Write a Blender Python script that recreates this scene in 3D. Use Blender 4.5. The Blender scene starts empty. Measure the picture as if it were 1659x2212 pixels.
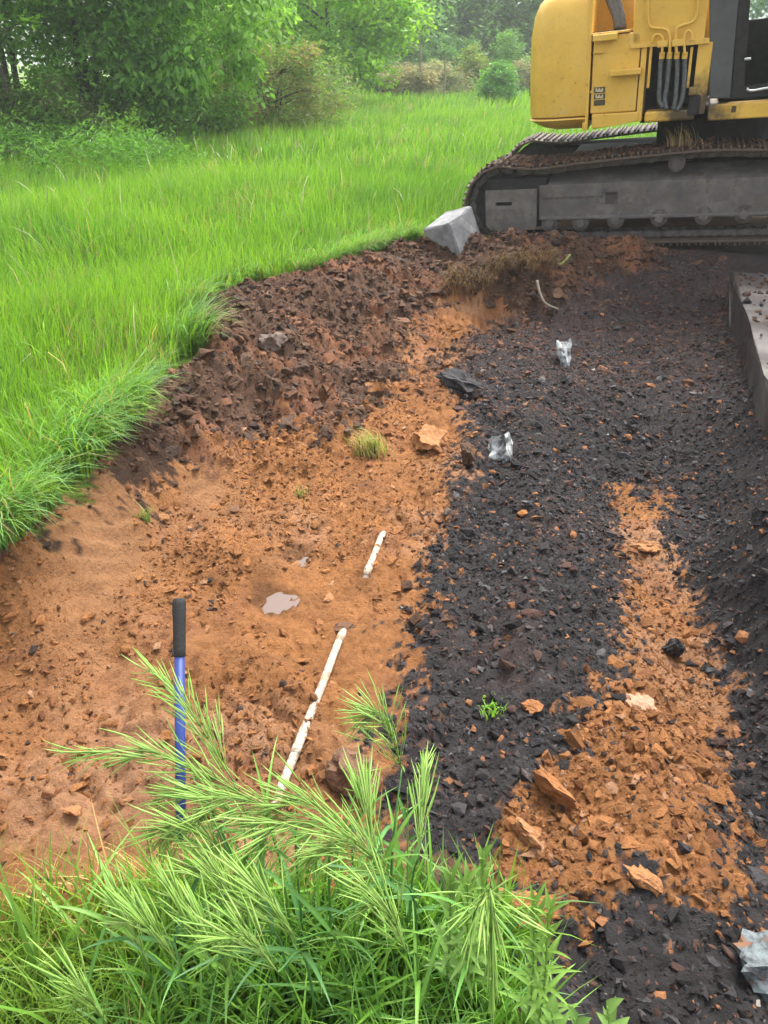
import bpy, bmesh, math, random
import numpy as np
from mathutils import Vector, Matrix

random.seed(7)
RNG = np.random.default_rng(7)
scene = bpy.context.scene

# ------------------------------------------------------------------ camera
FPX = 1600.0                       # focal length in the working pixel grid (1659 x 2212)
TILT = math.radians(31.4)
EYE = np.array([0.0, 0.0, 1.6])
cd = bpy.data.cameras.new('camera')
cam = bpy.data.objects.new('camera', cd)
scene.collection.objects.link(cam)
cam.location = EYE
cam.rotation_euler = (math.pi / 2 - TILT, 0, 0)
cd.sensor_fit = 'VERTICAL'
cd.angle_y = 2 * math.atan(1106 / FPX)
cd.clip_start = 0.02
cd.clip_end = 3000
scene.camera = cam

# ------------------------------------------------------------------ sky, sun, exposure
SUN_EL, SUN_AZ = math.radians(60), math.radians(30)   # azimuth clockwise from +Y
w = bpy.data.worlds.new('World'); scene.world = w; w.use_nodes = True
nt = w.node_tree; bg = nt.nodes['Background']
sky = nt.nodes.new('ShaderNodeTexSky'); sky.sky_type = 'NISHITA'; sky.sun_disc = False
sky.sun_elevation = SUN_EL; sky.sun_rotation = SUN_AZ
sky.air_density = 1.0; sky.dust_density = 5.0; sky.ozone_density = 0.6
hs = nt.nodes.new('ShaderNodeHueSaturation'); hs.inputs['Saturation'].default_value = 0.30
nt.links.new(sky.outputs[0], hs.inputs['Color']); nt.links.new(hs.outputs[0], bg.inputs[0])
bg.inputs[1].default_value = 0.15
ld = bpy.data.lights.new('sun', 'SUN'); ld.energy = 1.15; ld.angle = math.radians(22); ld.color = (1.0, 0.96, 0.9)
sun = bpy.data.objects.new('sun', ld); scene.collection.objects.link(sun)
sd = Vector((math.sin(SUN_AZ) * math.cos(SUN_EL), math.cos(SUN_AZ) * math.cos(SUN_EL), math.sin(SUN_EL)))
sun.rotation_euler = sd.to_track_quat('Z', 'Y').to_euler()
sun.location = (0, 0, 30)
vs = scene.view_settings
vs.view_transform = 'Standard'; vs.look = 'None'; vs.gamma = 1.0; vs.use_curve_mapping = False
vs.exposure = 1.78
scene.cycles.max_bounces = 6
scene.cycles.transparent_max_bounces = 8
scene.cycles.volume_bounces = 1

# ------------------------------------------------------------------ pixel helpers
FW = np.array([0, math.cos(TILT), -math.sin(TILT)]); UPV = np.array([0, math.sin(TILT), math.cos(TILT)]); RT = np.array([1.0, 0, 0])
def ray(u, v): return FW + RT * (u - 829.5) / FPX + UPV * (1106 - v) / FPX
def at_z(u, v, z):
    r = ray(u, v); return EYE + r * ((z - EYE[2]) / r[2])
def at_s(u, v, s):
    r = ray(u, v); return EYE + r * (s / np.linalg.norm(r))
def at_y(u, v, y):
    r = ray(u, v); return EYE + r * (y / r[1])
def project(P):
    d = np.asarray(P, float) - EYE
    wv = d @ FW; wv = np.where(np.abs(wv) < 1e-6, 1e-6, wv)
    return 829.5 + FPX * (d @ RT) / wv, 1106 - FPX * (d @ UPV) / wv, wv

# ------------------------------------------------------------------ numpy noise
def _h(ix, iy, seed):
    h = (ix.astype(np.int64) * 374761393 + iy.astype(np.int64) * 668265263 + seed * 1274126177) & 0xFFFFFFFF
    h = ((h ^ (h >> 13)) * 1274126177) & 0xFFFFFFFF
    h = (h ^ (h >> 16)) & 0xFFFFFFFF
    return h / 4294967295.0
def vnoise(x, y, seed=0):
    ix = np.floor(x); iy = np.floor(y); fx = x - ix; fy = y - iy
    fx = fx * fx * fx * (fx * (fx * 6 - 15) + 10); fy = fy * fy * fy * (fy * (fy * 6 - 15) + 10)
    a = _h(ix, iy, seed); b = _h(ix + 1, iy, seed); c = _h(ix, iy + 1, seed); d = _h(ix + 1, iy + 1, seed)
    return (a + (b - a) * fx + (c - a) * fy + (a - b - c + d) * fx * fy) * 2 - 1
def fbm(x, y, freq, octv=4, seed=0, gain=0.5):
    s = 0; a = 1.0; t = 0
    for o in range(octv):
        s = s + a * vnoise(x * freq + 17.3 * o, y * freq - 9.1 * o, seed + o); t += a; a *= gain; freq *= 2.03
    return s / t
def cells(x, y, freq, seed=0):
    """bumpy clod field: 1 in the middle of a clod, 0 in the joint; also the clod's own random number"""
    x = x * freq; y = y * freq
    ix = np.floor(x); iy = np.floor(y)
    best = np.full(np.shape(x), 9.0); rid = np.zeros(np.shape(x))
    for dx in (-1, 0, 1):
        for dy in (-1, 0, 1):
            cx = ix + dx; cy = iy + dy
            px = cx + _h(cx, cy, seed); py = cy + _h(cx, cy, seed + 5)
            d = np.hypot(x - px, y - py)
            m = d < best
            best = np.where(m, d, best); rid = np.where(m, _h(cx, cy, seed + 9), rid)
    return np.clip(1 - best * best * 1.6, 0, 1), rid
def sstep(a, b, x):
    t = np.clip((x - a) / (b - a), 0, 1); return t * t * (3 - 2 * t)
def poly_sd(px, py, poly):
    """signed distance to a polygon, positive inside"""
    poly = np.asarray(poly, float); n = len(poly)
    d = np.full(np.shape(px), 1e9); ins = np.zeros(np.shape(px), bool)
    for i in range(n):
        ax, ay = poly[i]; bx, by = poly[(i + 1) % n]
        ex, ey = bx - ax, by - ay
        t = np.clip(((px - ax) * ex + (py - ay) * ey) / (ex * ex + ey * ey + 1e-12), 0, 1)
        d = np.minimum(d, np.hypot(px - ax - t * ex, py - ay - t * ey))
        c = (ay > py) != (by > py)
        with np.errstate(divide='ignore', invalid='ignore'):
            xi = ax + (py - ay) * ex / (ey if ey != 0 else 1e-12)
        ins ^= c & (px < xi)
    return np.where(ins, d, -d)

# ------------------------------------------------------------------ scene-tree helpers
COL = scene.collection
def link(name, me, parent=None, loc=None, mats=None):
    o = bpy.data.objects.new(name, me); COL.objects.link(o)
    if parent is not None: o.parent = parent
    if loc is not None: o.location = loc
    if mats is not None and me is not None and not me.materials:
        for m in (mats if isinstance(mats, (list, tuple)) else [mats]): me.materials.append(m)
    return o
def tag(o, label=None, cat=None, group=None, kind=None):
    if label: o['label'] = label
    if cat: o['category'] = cat
    if group: o['group'] = group
    if kind or cat: o['kind'] = kind or 'thing'
    return o
def empty(name, loc=(0, 0, 0)):
    o = bpy.data.objects.new(name, None); COL.objects.link(o); o.location = loc; o.empty_display_size = 0.1
    return o
def np_mesh(name, V, loops, counts, cols=None, smooth=False):
    me = bpy.data.meshes.new(name)
    V = np.asarray(V, np.float32); loops = np.asarray(loops, np.int32).ravel(); counts = np.asarray(counts, np.int32)
    me.vertices.add(len(V)); me.vertices.foreach_set('co', V.ravel())
    me.loops.add(len(loops)); me.loops.foreach_set('vertex_index', loops)
    me.polygons.add(len(counts))
    st = np.concatenate([[0], np.cumsum(counts)[:-1]]).astype(np.int32)
    me.polygons.foreach_set('loop_start', st)
    me.polygons.foreach_set('use_smooth', np.full(len(counts), bool(smooth)))
    if cols is not None:
        a = me.color_attributes.new('Col', 'FLOAT_COLOR', 'POINT')
        c = np.ones((len(V), 4), np.float32); c[:, :3] = cols
        a.data.foreach_set('color', c.ravel())
    me.update(calc_edges=True); me.validate()
    return me
def bm_mesh(bm, name, smooth=False):
    me = bpy.data.meshes.new(name); bmesh.ops.recalc_face_normals(bm, faces=bm.faces); bm.to_mesh(me); bm.free()
    if smooth:
        for p in me.polygons: p.use_smooth = True
    return me
def b_box(bm, lo, hi, bev=0.0, seg=1):
    r = bmesh.ops.create_cube(bm, size=1.0)
    vs_ = r['verts']
    for v in vs_:
        v.co = Vector([lo[i] + (v.co[i] + 0.5) * (hi[i] - lo[i]) for i in range(3)])
    if bev > 0:
        es = list({e for v in vs_ for e in v.link_edges})
        bmesh.ops.bevel(bm, geom=es, offset=bev, segments=seg, affect='EDGES', profile=0.5)
def b_prism(bm, poly, y0, y1, bev=0.0):
    """polygon in XZ pushed from y0 to y1"""
    a = [bm.verts.new((x, y0, z)) for x, z in poly]; b = [bm.verts.new((x, y1, z)) for x, z in poly]
    n = len(poly); fs = [bm.faces.new(a), bm.faces.new(b[::-1])]
    for i in range(n): fs.append(bm.faces.new((a[i], b[i], b[(i + 1) % n], a[(i + 1) % n])))
    if bev > 0:
        es = list({e for f in fs for e in f.edges})
        bmesh.ops.bevel(bm, geom=es, offset=bev, segments=2, affect='EDGES', profile=0.5)
def b_tube(bm, pts, rad, n=8, cap=True):
    pts = [Vector(p) for p in pts]; rings = []
    if not isinstance(rad, (list, tuple)): rad = [rad] * len(pts)
    prev = None
    for i, p in enumerate(pts):
        t = (pts[min(i + 1, len(pts) - 1)] - pts[max(i - 1, 0)]).normalized()
        if prev is None:
            a = t.orthogonal().normalized()
        else:
            a = (prev - t * prev.dot(t)).normalized()
        prev = a; b = t.cross(a)
        rings.append([bm.verts.new(p + (a * math.cos(2 * math.pi * k / n) + b * math.sin(2 * math.pi * k / n)) * rad[i]) for k in range(n)])
    for i in range(len(rings) - 1):
        for k in range(n):
            bm.faces.new((rings[i][k], rings[i][(k + 1) % n], rings[i + 1][(k + 1) % n], rings[i + 1][k]))
    if cap:
        bm.faces.new(rings[0][::-1]); bm.faces.new(rings[-1])
def curve_pts(P, n=8):
    """Catmull-Rom through control points"""
    P = [np.asarray(p, float) for p in P]; P = [2 * P[0] - P[1]] + P + [2 * P[-1] - P[-2]]
    out = []
    for i in range(1, len(P) - 2):
        for k in range(n):
            t = k / n
            out.append(0.5 * ((2 * P[i]) + (-P[i - 1] + P[i + 1]) * t + (2 * P[i - 1] - 5 * P[i] + 4 * P[i + 1] - P[i + 2]) * t * t + (-P[i - 1] + 3 * P[i] - 3 * P[i + 1] + P[i + 2]) * t ** 3))
    out.append(P[-2]); return out

# ------------------------------------------------------------------ materials
def mat(name):
    m = bpy.data.materials.new(name); m.use_nodes = True
    return m, m.node_tree, m.node_tree.nodes['Principled BSDF']
def N(nt, t, **kw):
    n = nt.nodes.new(t)
    for k, v in kw.items(): setattr(n, k, v)
    return n
def noise_node(nt, scale, detail=4, rough=0.6, coord=None):
    n = N(nt, 'ShaderNodeTexNoise'); n.inputs['Scale'].default_value = scale; n.inputs['Detail'].default_value = detail
    n.inputs['Roughness'].default_value = rough
    if coord is not None: nt.links.new(coord, n.inputs['Vector'])
    return n
def ramp(nt, fac, stops):
    r = N(nt, 'ShaderNodeValToRGB'); e = r.color_ramp.elements
    while len(e) < len(stops): e.new(0.5)
    for i, (p, c) in enumerate(stops):
        e[i].position = p; e[i].color = (*c, 1) if len(c) == 3 else c
    nt.links.new(fac, r.inputs[0]); return r
def mixc(nt, mode, fac, a, b):
    m = N(nt, 'ShaderNodeMix', data_type='RGBA', blend_type=mode)
    for s, v in ((m.inputs[0], fac), (m.inputs[6], a), (m.inputs[7], b)):
        if hasattr(v, 'is_linked'): nt.links.new(v, s)
        elif isinstance(v, (int, float)): s.default_value = v
        else: s.default_value = (*v, 1)
    return m.outputs[2]
def add_bump(nt, b, h, strength, dist):
    n = N(nt, 'ShaderNodeBump'); n.inputs['Strength'].default_value = strength; n.inputs['Distance'].default_value = dist
    nt.links.new(h, n.inputs['Height']); nt.links.new(n.outputs[0], b.inputs['Normal'])

def soil_material(name, rough=0.92, bump=0.9):
    m, nt, b = mat(name)
    at = N(nt, 'ShaderNodeAttribute', attribute_name='Col')
    tc = N(nt, 'ShaderNodeTexCoord')
    n1 = noise_node(nt, 55, 6, 0.7, tc.outputs['Object'])
    r1 = ramp(nt, n1.outputs[0], [(0.25, (0.62, 0.60, 0.60)), (0.5, (1, 1, 1)), (0.8, (1.35, 1.3, 1.25))])
    c = mixc(nt, 'MULTIPLY', 1.0, at.outputs['Color'], r1.outputs[0])
    n2 = noise_node(nt, 6, 3, 0.6, tc.outputs['Object'])
    r2 = ramp(nt, n2.outputs[0], [(0.3, (0.82, 0.8, 0.8)), (0.7, (1.15, 1.12, 1.1))])
    c = mixc(nt, 'MULTIPLY', 1.0, c, r2.outputs[0])
    nt.links.new(c, b.inputs['Base Color'])
    b.inputs['Roughness'].default_value = rough
    b.inputs['Specular IOR Level'].default_value = 0.25
    n3 = noise_node(nt, 75, 8, 0.78, tc.outputs['Object'])
    add_bump(nt, b, n3.outputs[0], bump, 0.035)
    return m
M_SOIL = soil_material('soil')

def piece_material(name, stops, rough=0.9, scale=4.0, bump=0.8):
    """colour picked per object, fine grain on top"""
    m, nt, b = mat(name)
    oi = N(nt, 'ShaderNodeObjectInfo'); r = ramp(nt, oi.outputs['Random'], stops)
    tc = N(nt, 'ShaderNodeTexCoord')
    n1 = noise_node(nt, scale, 5, 0.7, tc.outputs['Object'])
    r1 = ramp(nt, n1.outputs[0], [(0.3, (0.6, 0.6, 0.6)), (0.75, (1.25, 1.25, 1.25))])
    nt.links.new(mixc(nt, 'MULTIPLY', 1.0, r.outputs[0], r1.outputs[0]), b.inputs['Base Color'])
    b.inputs['Roughness'].default_value = rough; b.inputs['Specular IOR Level'].default_value = 0.3
    add_bump(nt, b, n1.outputs[0], bump, 0.014)
    return m
CLAY = np.array([0.308, 0.136, 0.047]); CLAY_L = np.array([0.38, 0.21, 0.115]); BROWN = np.array([0.108, 0.060, 0.036])
BLACK = np.array([0.033, 0.0305, 0.0315]); FIELD = np.array([0.11, 0.19, 0.018])
M_CINDER = piece_material('cinder', [(0, (0.022, 0.021, 0.024)), (0.5, (0.045, 0.04, 0.042)), (0.8, (0.09, 0.065, 0.058)), (1, (0.12, 0.12, 0.13))], 0.75)
M_CLAY = piece_material('clay', [(0, (0.26, 0.105, 0.037)), (0.5, (0.32, 0.138, 0.048)), (1, (0.37, 0.18, 0.078))])
M_BROWN = piece_material('topsoil', [(0, (0.062, 0.036, 0.023)), (0.6, (0.11, 0.062, 0.037)), (1, (0.18, 0.09, 0.048))])

def leaf_material(name, trans=0.35, rough=0.5, spec=0.35):
    m, nt, b = mat(name)
    at = N(nt, 'ShaderNodeAttribute', attribute_name='Col')
    nt.links.new(at.outputs['Color'], b.inputs['Base Color'])
    b.inputs['Roughness'].default_value = rough; b.inputs['Specular IOR Level'].default_value = spec
    tr = N(nt, 'ShaderNodeBsdfTranslucent')
    c = mixc(nt, 'MULTIPLY', 1.0, at.outputs['Color'], (1.25, 1.2, 0.6))
    nt.links.new(c, tr.inputs[0])
    mx = N(nt, 'ShaderNodeMixShader'); mx.inputs[0].default_value = trans
    nt.links.new(b.outputs[0], mx.inputs[1]); nt.links.new(tr.outputs[0], mx.inputs[2])
    nt.links.new(mx.outputs[0], nt.nodes['Material Output'].inputs[0])
    return m
M_LEAF = leaf_material('leaf', 0.45); M_GRASS = leaf_material('grass_blade', 0.4, 0.45, 0.4)
def plain(name, col, rough=0.6, metal=0.0, var=0.25, scale=25, bump=0.15, spec=0.4):
    m, nt, b = mat(name)
    tc = N(nt, 'ShaderNodeTexCoord'); n1 = noise_node(nt, scale, 5, 0.65, tc.outputs['Object'])
    lo = tuple(c * (1 - var) for c in col); hi = tuple(min(1, c * (1 + var)) for c in col)
    r = ramp(nt, n1.outputs[0], [(0.3, lo), (0.7, hi)])
    nt.links.new(r.outputs[0], b.inputs['Base Color'])
    b.inputs['Roughness'].default_value = rough; b.inputs['Metallic'].default_value = metal
    b.inputs['Specular IOR Level'].default_value = spec
    if bump: add_bump(nt, b, n1.outputs[0], bump, 0.01)
    return m
M_BARK = plain('bark', (0.085, 0.07, 0.055), 0.95, var=0.45, scale=18, bump=0.6)
M_TWIG = plain('dry_twig', (0.24, 0.20, 0.15), 0.9, var=0.3)

def spotted(name, base, spots, scale, lo, hi, rough=0.8, bump=0.3, scale2=None, third=None):
    m, nt, b = mat(name)
    tc = N(nt, 'ShaderNodeTexCoord'); n1 = noise_node(nt, scale, 5, 0.7, tc.outputs['Object'])
    r = ramp(nt, n1.outputs[0], [(lo, (0, 0, 0)), (hi, (1, 1, 1))])
    c = mixc(nt, 'MIX', r.outputs[0], base, spots)
    if third is not None:
        n2 = noise_node(nt, scale2, 4, 0.6, tc.outputs['Object'])
        r2 = ramp(nt, n2.outputs[0], [(0.52, (0, 0, 0)), (0.6, (1, 1, 1))])
        c = mixc(nt, 'MIX', r2.outputs[0], c, third)
    nt.links.new(c, b.inputs['Base Color']); b.inputs['Roughness'].default_value = rough
    b.inputs['Specular IOR Level'].default_value = 0.3
    add_bump(nt, b, n1.outputs[0], bump, 0.01)
    return m
M_PIPE = spotted('muddy_plastic', (0.46, 0.42, 0.34), (0.24, 0.15, 0.09), 90, 0.47, 0.60, 0.6, 0.08, 22, (0.30, 0.20, 0.12))
M_PALEROCK = spotted('pale_rock', (0.34, 0.36, 0.35), (0.05, 0.05, 0.055), 2.6, 0.46, 0.58, 0.85, 0.6)
M_MIXROCK = spotted('mixed_rock', (0.13, 0.155, 0.16), (0.05, 0.05, 0.052), 2.4, 0.42, 0.58, 0.85, 0.8, 1.2, (0.15, 0.075, 0.04))
M_CONC = spotted('concrete', (0.30, 0.30, 0.295), (0.16, 0.16, 0.165), 8, 0.35, 0.65, 0.9, 0.25)
M_SLAB = spotted('stained_concrete', (0.22, 0.20, 0.175), (0.09, 0.085, 0.08), 4, 0.40, 0.62, 0.85, 0.3, 2.2, (0.15, 0.085, 0.055))

# ------------------------------------------------------------------ the ground: field, pit and bank in one sheet
PIT = [(-1.47, 2.30), (-1.44, 2.53), (-1.36, 2.84), (-1.37, 3.25), (-1.30, 3.55), (-1.33, 3.9), (-1.12, 4.45), (-1.36, 4.95), (-1.36, 5.6), (-1.14, 6.25),
       (-0.80, 6.45), (-0.50, 6.75), (-0.22, 7.15), (0.08, 7.75), (0.45, 8.05), (1.2, 7.75), (2.2, 7.55), (3.4, 7.3), (4.6, 7.0),
       (3.35, 5.5), (2.75, 4.3), (1.95, 3.0), (1.78, 1.9), (1.66, 0.9), (1.6, -0.9), (0.50, -0.9), (0.42, 0.50), (0.26, 0.84), (-0.1, 0.92), (-0.6, 0.95),
       (-1.3, 0.92), (-2.3, 0.95), (-2.9, 1.5), (-1.95, 2.05)]
PUDDLES = [(*at_z(583, 1277, -0.345)[:2], 0.085), (*at_z(642, 1188, -0.345)[:2], 0.065)]
def bumps(x, y):
    z = 0
    for bx, by, r, h in [(a, b, c * 1.3, -0.075) for a, b, c in PUDDLES] + [(-0.95, 5.35, 0.42, 0.13), (-0.62, 5.9, 0.35, 0.10), (-1.05, 4.75, 0.22, 0.09), (-0.75, 5.05, 0.28, 0.09), (-0.1, 6.5, 0.45, 0.06),
                         (1.15, 6.95, 0.36, 0.22), (0.75, 6.9, 0.28, 0.13), (1.75, 7.35, 0.4, 0.15), (1.2, 7.55, 0.3, 0.12), (2.5, 7.2, 0.35, 0.08),
                         (-0.82, 4.25, 0.16, -0.14), (-0.35, 5.2, 0.2, -0.07), (-1.0, 4.0, 0.18, 0.06), (-0.95, 3.75, 0.2, 0.05), (0.55, 4.95, 0.10, 0.09), (0.62, 4.72, 0.09, -0.10), (0.72, 4.42, 0.10, -0.07),
                         (0.42, 4.6, 0.28, 0.05), (0.05, 5.0, 0.3, 0.04), (0.9, 4.4, 0.35, 0.05), (1.35, 5.2, 0.5, 0.04), (-0.62, 2.72, 0.18, 0.03), (-0.85, 2.3, 0.3, 0.03),
                         (-1.05, 3.05, 0.12, -0.05), (0.25, 1.55, 0.2, 0.04), (0.55, 1.35, 0.2, 0.03), (0.9, 1.55, 0.25, 0.03),
                         (0.42, 2.35, 0.2, 0.03), (0.75, 3.1, 0.25, -0.03), (0.95, 6.5, 0.28, -0.10)]:
        z = z + h * np.exp(-((x - bx) ** 2 + (y - by) ** 2) / (r * r))
    return z
def inside(x, y):
    jx = 0.05 * fbm(x, y, 3.0, 3, 41); jy = 0.05 * fbm(x, y, 3.0, 3, 47)
    return poly_sd(x + jx, y + jy, PIT)
def height_smooth(x, y, s):
    wl = 0.44 + 0.95 * sstep(3.6, 6.2, y) + 0.5 * sstep(0.2, 1.2, x) * sstep(5.0, 7.0, y)
    wr = 0.46 + 0.40 * sstep(3.4, 4.6, y) + 0.6 * sstep(5.0, 7.0, y)
    k = sstep(0.5, 1.2, x); wid = wl * (1 - k) + wr * k
    k = sstep(1.9, 1.4, y) * sstep(0.75, 0.35, x); wid = wid * (1 - k) + 0.30 * k
    dep = 0.30 + 0.10 * sstep(-0.9, 0.2, x) + 0.20 * sstep(0.85, 1.35, x) * sstep(5.2, 3.8, y)
    z = -dep * sstep(0.0, 1.0, s / wid)
    # a lip that overhangs a little above the steep left cut
    z = z + bumps(x, y) * sstep(0.0, 0.12, s)
    # the near right corner climbs gently to where the photographer stands
    z = z + 0.16 * sstep(1.5, 0.4, y) * sstep(0.3, 0.8, x) * sstep(0.0, 0.4, s)
    return z
def zones(x, y, z, s):
    """weights of clay, black cinder, topsoil and field at a ground point"""
    u, v, wv = project(np.stack([x, y, z], -1))
    k = FPX / np.maximum(wv, 0.6)
    ju = k * (0.07 * fbm(x, y, 4.0, 5, 61, 0.65)); jv = k * (0.07 * fbm(x, y, 4.0, 5, 71, 0.65))
    # crumbs of one soil thrown over the other
    uu, vv = u + ju, v + jv
    front = wv > 0.3
    clay = poly_sd(uu, vv, CLAY_A) / k
    strip = poly_sd(uu, vv, CLAY_B) / k
    strip2 = poly_sd(uu, vv, CLAY_C) / k
    cl = np.maximum(np.maximum(clay, strip), strip2)
    black = poly_sd(uu, vv, BLACK_P) / k
    # whole clods of one soil lie over the other: every clod takes one side of the border
    _, i1 = cells(x, y, 9.0, 211); _, i2 = cells(x, y, 24.0, 217); _, i3 = cells(x, y, 55.0, 219)
    rag = 0.16 * (i1 - 0.5) + 0.15 * (i2 - 0.5) + 0.12 * (i3 - 0.5)
    wc = sstep(-0.02, 0.02, cl + rag * np.where(strip > clay, 0.75, 1.0)) * front
    wb = np.where(front, sstep(-0.03, 0.03, black - rag), (x > 0.6) * 1.0)
    wf = sstep(0.03, -0.05, s + 0.6 * rag) * (1 - pad(x, y)) * (1 - sstep(0.16, 0.30, x) * sstep(1.3, 1.1, y))
    sm = (sstep(-0.16, 0.16, cl) * front, np.where(front, sstep(-0.16, 0.16, black), (x > 0.6) * 1.0))
    return wc, wb, wf, u, v, sm
def pad(x, y):
    """bare churned dirt round the machine"""
    mx = (x - 0.84) * 0.976 - (y - 8.0) * 0.216; my = (x - 0.84) * 0.216 + (y - 8.0) * 0.976
    return sstep(0.1, 0.5, mx) * sstep(12.0, 8.0, mx) * sstep(-1.8, -1.2, my) * sstep(3.0, 2.4, my)
CLAY_A = [(-300, 1330), (0, 1205), (60, 1150), (150, 1065), (215, 1010), (270, 1070), (300, 1090), (420, 1010), (520, 985), (620, 940), (700, 960), (800, 900), (870, 830), (950, 795), (985, 850), (1010, 940),
          (1005, 1010), (950, 1040), (960, 1130), (900, 1290), (880, 1480), (850, 1640), (830, 1760), (800, 2100), (-300, 2100)]
CLAY_B = [(1320, 1060), (1350, 1045), (1425, 1080), (1440, 1190), (1500, 1300), (1545, 1420), (1590, 1540), (1565, 1700), (1565, 1850), (1605, 1910), (1540, 1950), (1440, 1880), (1330, 1880),
          (1290, 1990), (1210, 1960), (1080, 1920), (1090, 1760), (1200, 1640), (1290, 1500), (1370, 1390), (1350, 1200)]
CLAY_C = [(960, 640), (1090, 640), (1060, 700), (1010, 740), (950, 770), (860, 800)]
BLACK_P = [(985, 800), (1050, 720), (1200, 650), (1340, 590), (1500, 520), (1659, 505), (2600, 480), (2600, 2700), (1150, 2700), (1060, 1960), (830, 1790), (885, 1500), (900, 1300), (955, 1130), (1010, 1000), (990, 880)]

def ground_z(x, y, fine=True):
    x = np.asarray(x, float); y = np.asarray(y, float)
    s = inside(x, y)
    z = height_smooth(x, y, s)
    far = np.hypot(x, y)
    z = z + np.where(s < 0, 0.05 * fbm(x, y, 0.35, 3, 5) * sstep(0, -1.5, s), 0)
    if not fine: return z, s
    inn = sstep(-0.05, 0.12, s)
    wc, wb, wf, u, v, (kc, kb) = zones(x, y, z, s)
    brown = (1 - kc) * (1 - kb)
    c1, _ = cells(x + 0.04 * fbm(x, y, 6, 2, 1), y + 0.04 * fbm(x, y, 6, 2, 2), 7.0, 3)
    c2, _ = cells(x + 0.02 * fbm(x, y, 14, 2, 3), y + 0.02 * fbm(x, y, 14, 2, 4), 17.0, 8)
    c3, _ = cells(x, y, 36.0, 13)
    patch = sstep(-0.15, 0.35, fbm(x, y, 1.6, 3, 23))
    smooth_cut = np.exp(-(((x + 1.2) / 0.20) ** 2 + ((y - 2.62) / 0.45) ** 2))     # the bucket-scraped face
    smooth_cut = np.maximum(smooth_cut, np.exp(-(((x + 0.92) / 0.16) ** 2 + ((y - 3.35) / 0.22) ** 2)))
    r = (1 - 0.85 * smooth_cut)
    d = brown * (0.060 * c1 + 0.040 * c2 + 0.014 * c3 + 0.12 * fbm(x, y, 2.6, 6, 31, 0.58))
    d = d + kc * (0.028 * c1 * patch + 0.036 * c2 * (0.3 + patch) + 0.018 * c3 + 0.050 * fbm(x, y, 3.5, 6, 33, 0.64))
    d = d + kb * (1 - kc) * (0.030 * fbm(x, y, 3, 4, 37) + 0.014 * c3 + 0.014 * c2 + 0.016 * fbm(x, y, 18, 3, 39))
    # lengthwise ruts in the cinders
    ln_ = x - 0.20 * (y - 2.5)
    d = d + kb * (1 - kc) * (0.035 * np.exp(-((ln_ - 0.62) / 0.09) ** 2) - 0.030 * np.exp(-((ln_ - 0.42) / 0.10) ** 2) + 0.03 * np.exp(-((ln_ - 0.22) / 0.09) ** 2) - 0.03 * np.exp(-((ln_ - 0.80) / 0.07) ** 2)) * sstep(5.8, 4.5, y)
    # long teeth marks on the scraped face
    d = d * r + smooth_cut * 0.011 * np.sin((x * 0.75 - y * 0.66 + 0.02 * fbm(x, y, 4, 2, 9)) * 95)
    z = z + d * inn * 1.0 - 0.03 * inn
    return z, s, wc, wb, wf, u, v, smooth_cut

def axis(dense, outer, grow=1.22):
    a = list(dense); st = a[-1] - a[-2]
    while a[-1] < outer[1]: st *= grow; a.append(a[-1] + st)
    st = a[1] - a[0]; pre = []
    c = a[0]
    while c > outer[0]: st *= grow; c -= st; pre.append(c)
    return np.array(pre[::-1] + a)
ys = [0.35]
while ys[-1] < 8.6: ys.append(ys[-1] + 0.010 + 0.0020 * ys[-1])
XS = axis(np.arange(-2.4, 3.4, 0.0145), (-260, 260)); YS = axis(ys, (-60, 420))
GX, GY = np.meshgrid(XS, YS)
gz, gs, gwc, gwb, gwf, gu, gv, gcut = ground_z(GX, GY)
def soil_colour(x, y, wc, wb, wf, v, cut):
    n1 = fbm(x, y, 2.2, 4, 81); n2 = fbm(x, y, 9, 4, 83); n3 = fbm(x, y, 30, 3, 85)
    e = lambda a: np.asarray(a)[..., None]
    n4 = fbm(x, y, 1.5, 4, 97); br = BROWN * e(1 + 0.35 * n2 + 0.25 * n3) * (1 + e(sstep(0.05, 0.5, n1)) * np.array([1.0, 0.62, 0.35])) * (1 - 0.45 * e(sstep(0.05, 0.4, n4)))
    bl = BLACK * e(1 + 0.3 * n2 + 0.4 * n3)
    # rusty brown mixed in towards the far side and along the wheel-less middle strip
    mixb = np.clip(sstep(1000, 640, v) * (0.50 + 0.5 * n1) + 0.75 * sstep(0.05, 0.45, n1) * (x < 1.25) * (y > 1.6), 0, 0.8)
    bl = bl * (1 - e(mixb)) + e(mixb) * np.array([0.066, 0.044, 0.038]) * e(1 + 0.5 * n3)
    cl = CLAY * e(1 + 0.18 * n2 + 0.12 * n3)
    hi = e(np.clip(0.8 * sstep(0.05, 0.45, fbm(x, y, 1.3, 4, 87)) + 0.55 * np.exp(-((x + 1.0) / 0.3) ** 2 - ((y - 2.05) / 0.3) ** 2) * (0.6 + n2), 0, 1))
    cl = cl * (1 - hi) + CLAY_L * hi
    dk = e(0.6 * sstep(0.18, 0.5, fbm(x, y, 3.1, 4, 89)))
    cl = cl * (1 - dk) + np.array([0.23, 0.10, 0.047]) * dk
    tan = e(0.7 * cut); cl = cl * (1 - tan) + np.array([0.33, 0.18, 0.09]) * tan
    wet = 0
    for px_, py_, pr_ in PUDDLES: wet = np.maximum(wet, sstep(1.7, 0.8, np.hypot(x - px_, y - py_) / pr_ + 0.5 * n2))
    cl = cl * (1 - 0.42 * e(wet))
    fl = FIELD * e(1 + 0.3 * n2)
    c = br * (1 - e(wb)) + bl * e(wb)
    c = c * (1 - e(wc)) + cl * e(wc)
    return np.clip(c * (1 - e(wf)) + fl * e(wf), 0.005, 1)
gcol = soil_colour(GX, GY, gwc, gwb, gwf, gv, gcut)
ny, nx = GX.shape
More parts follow.
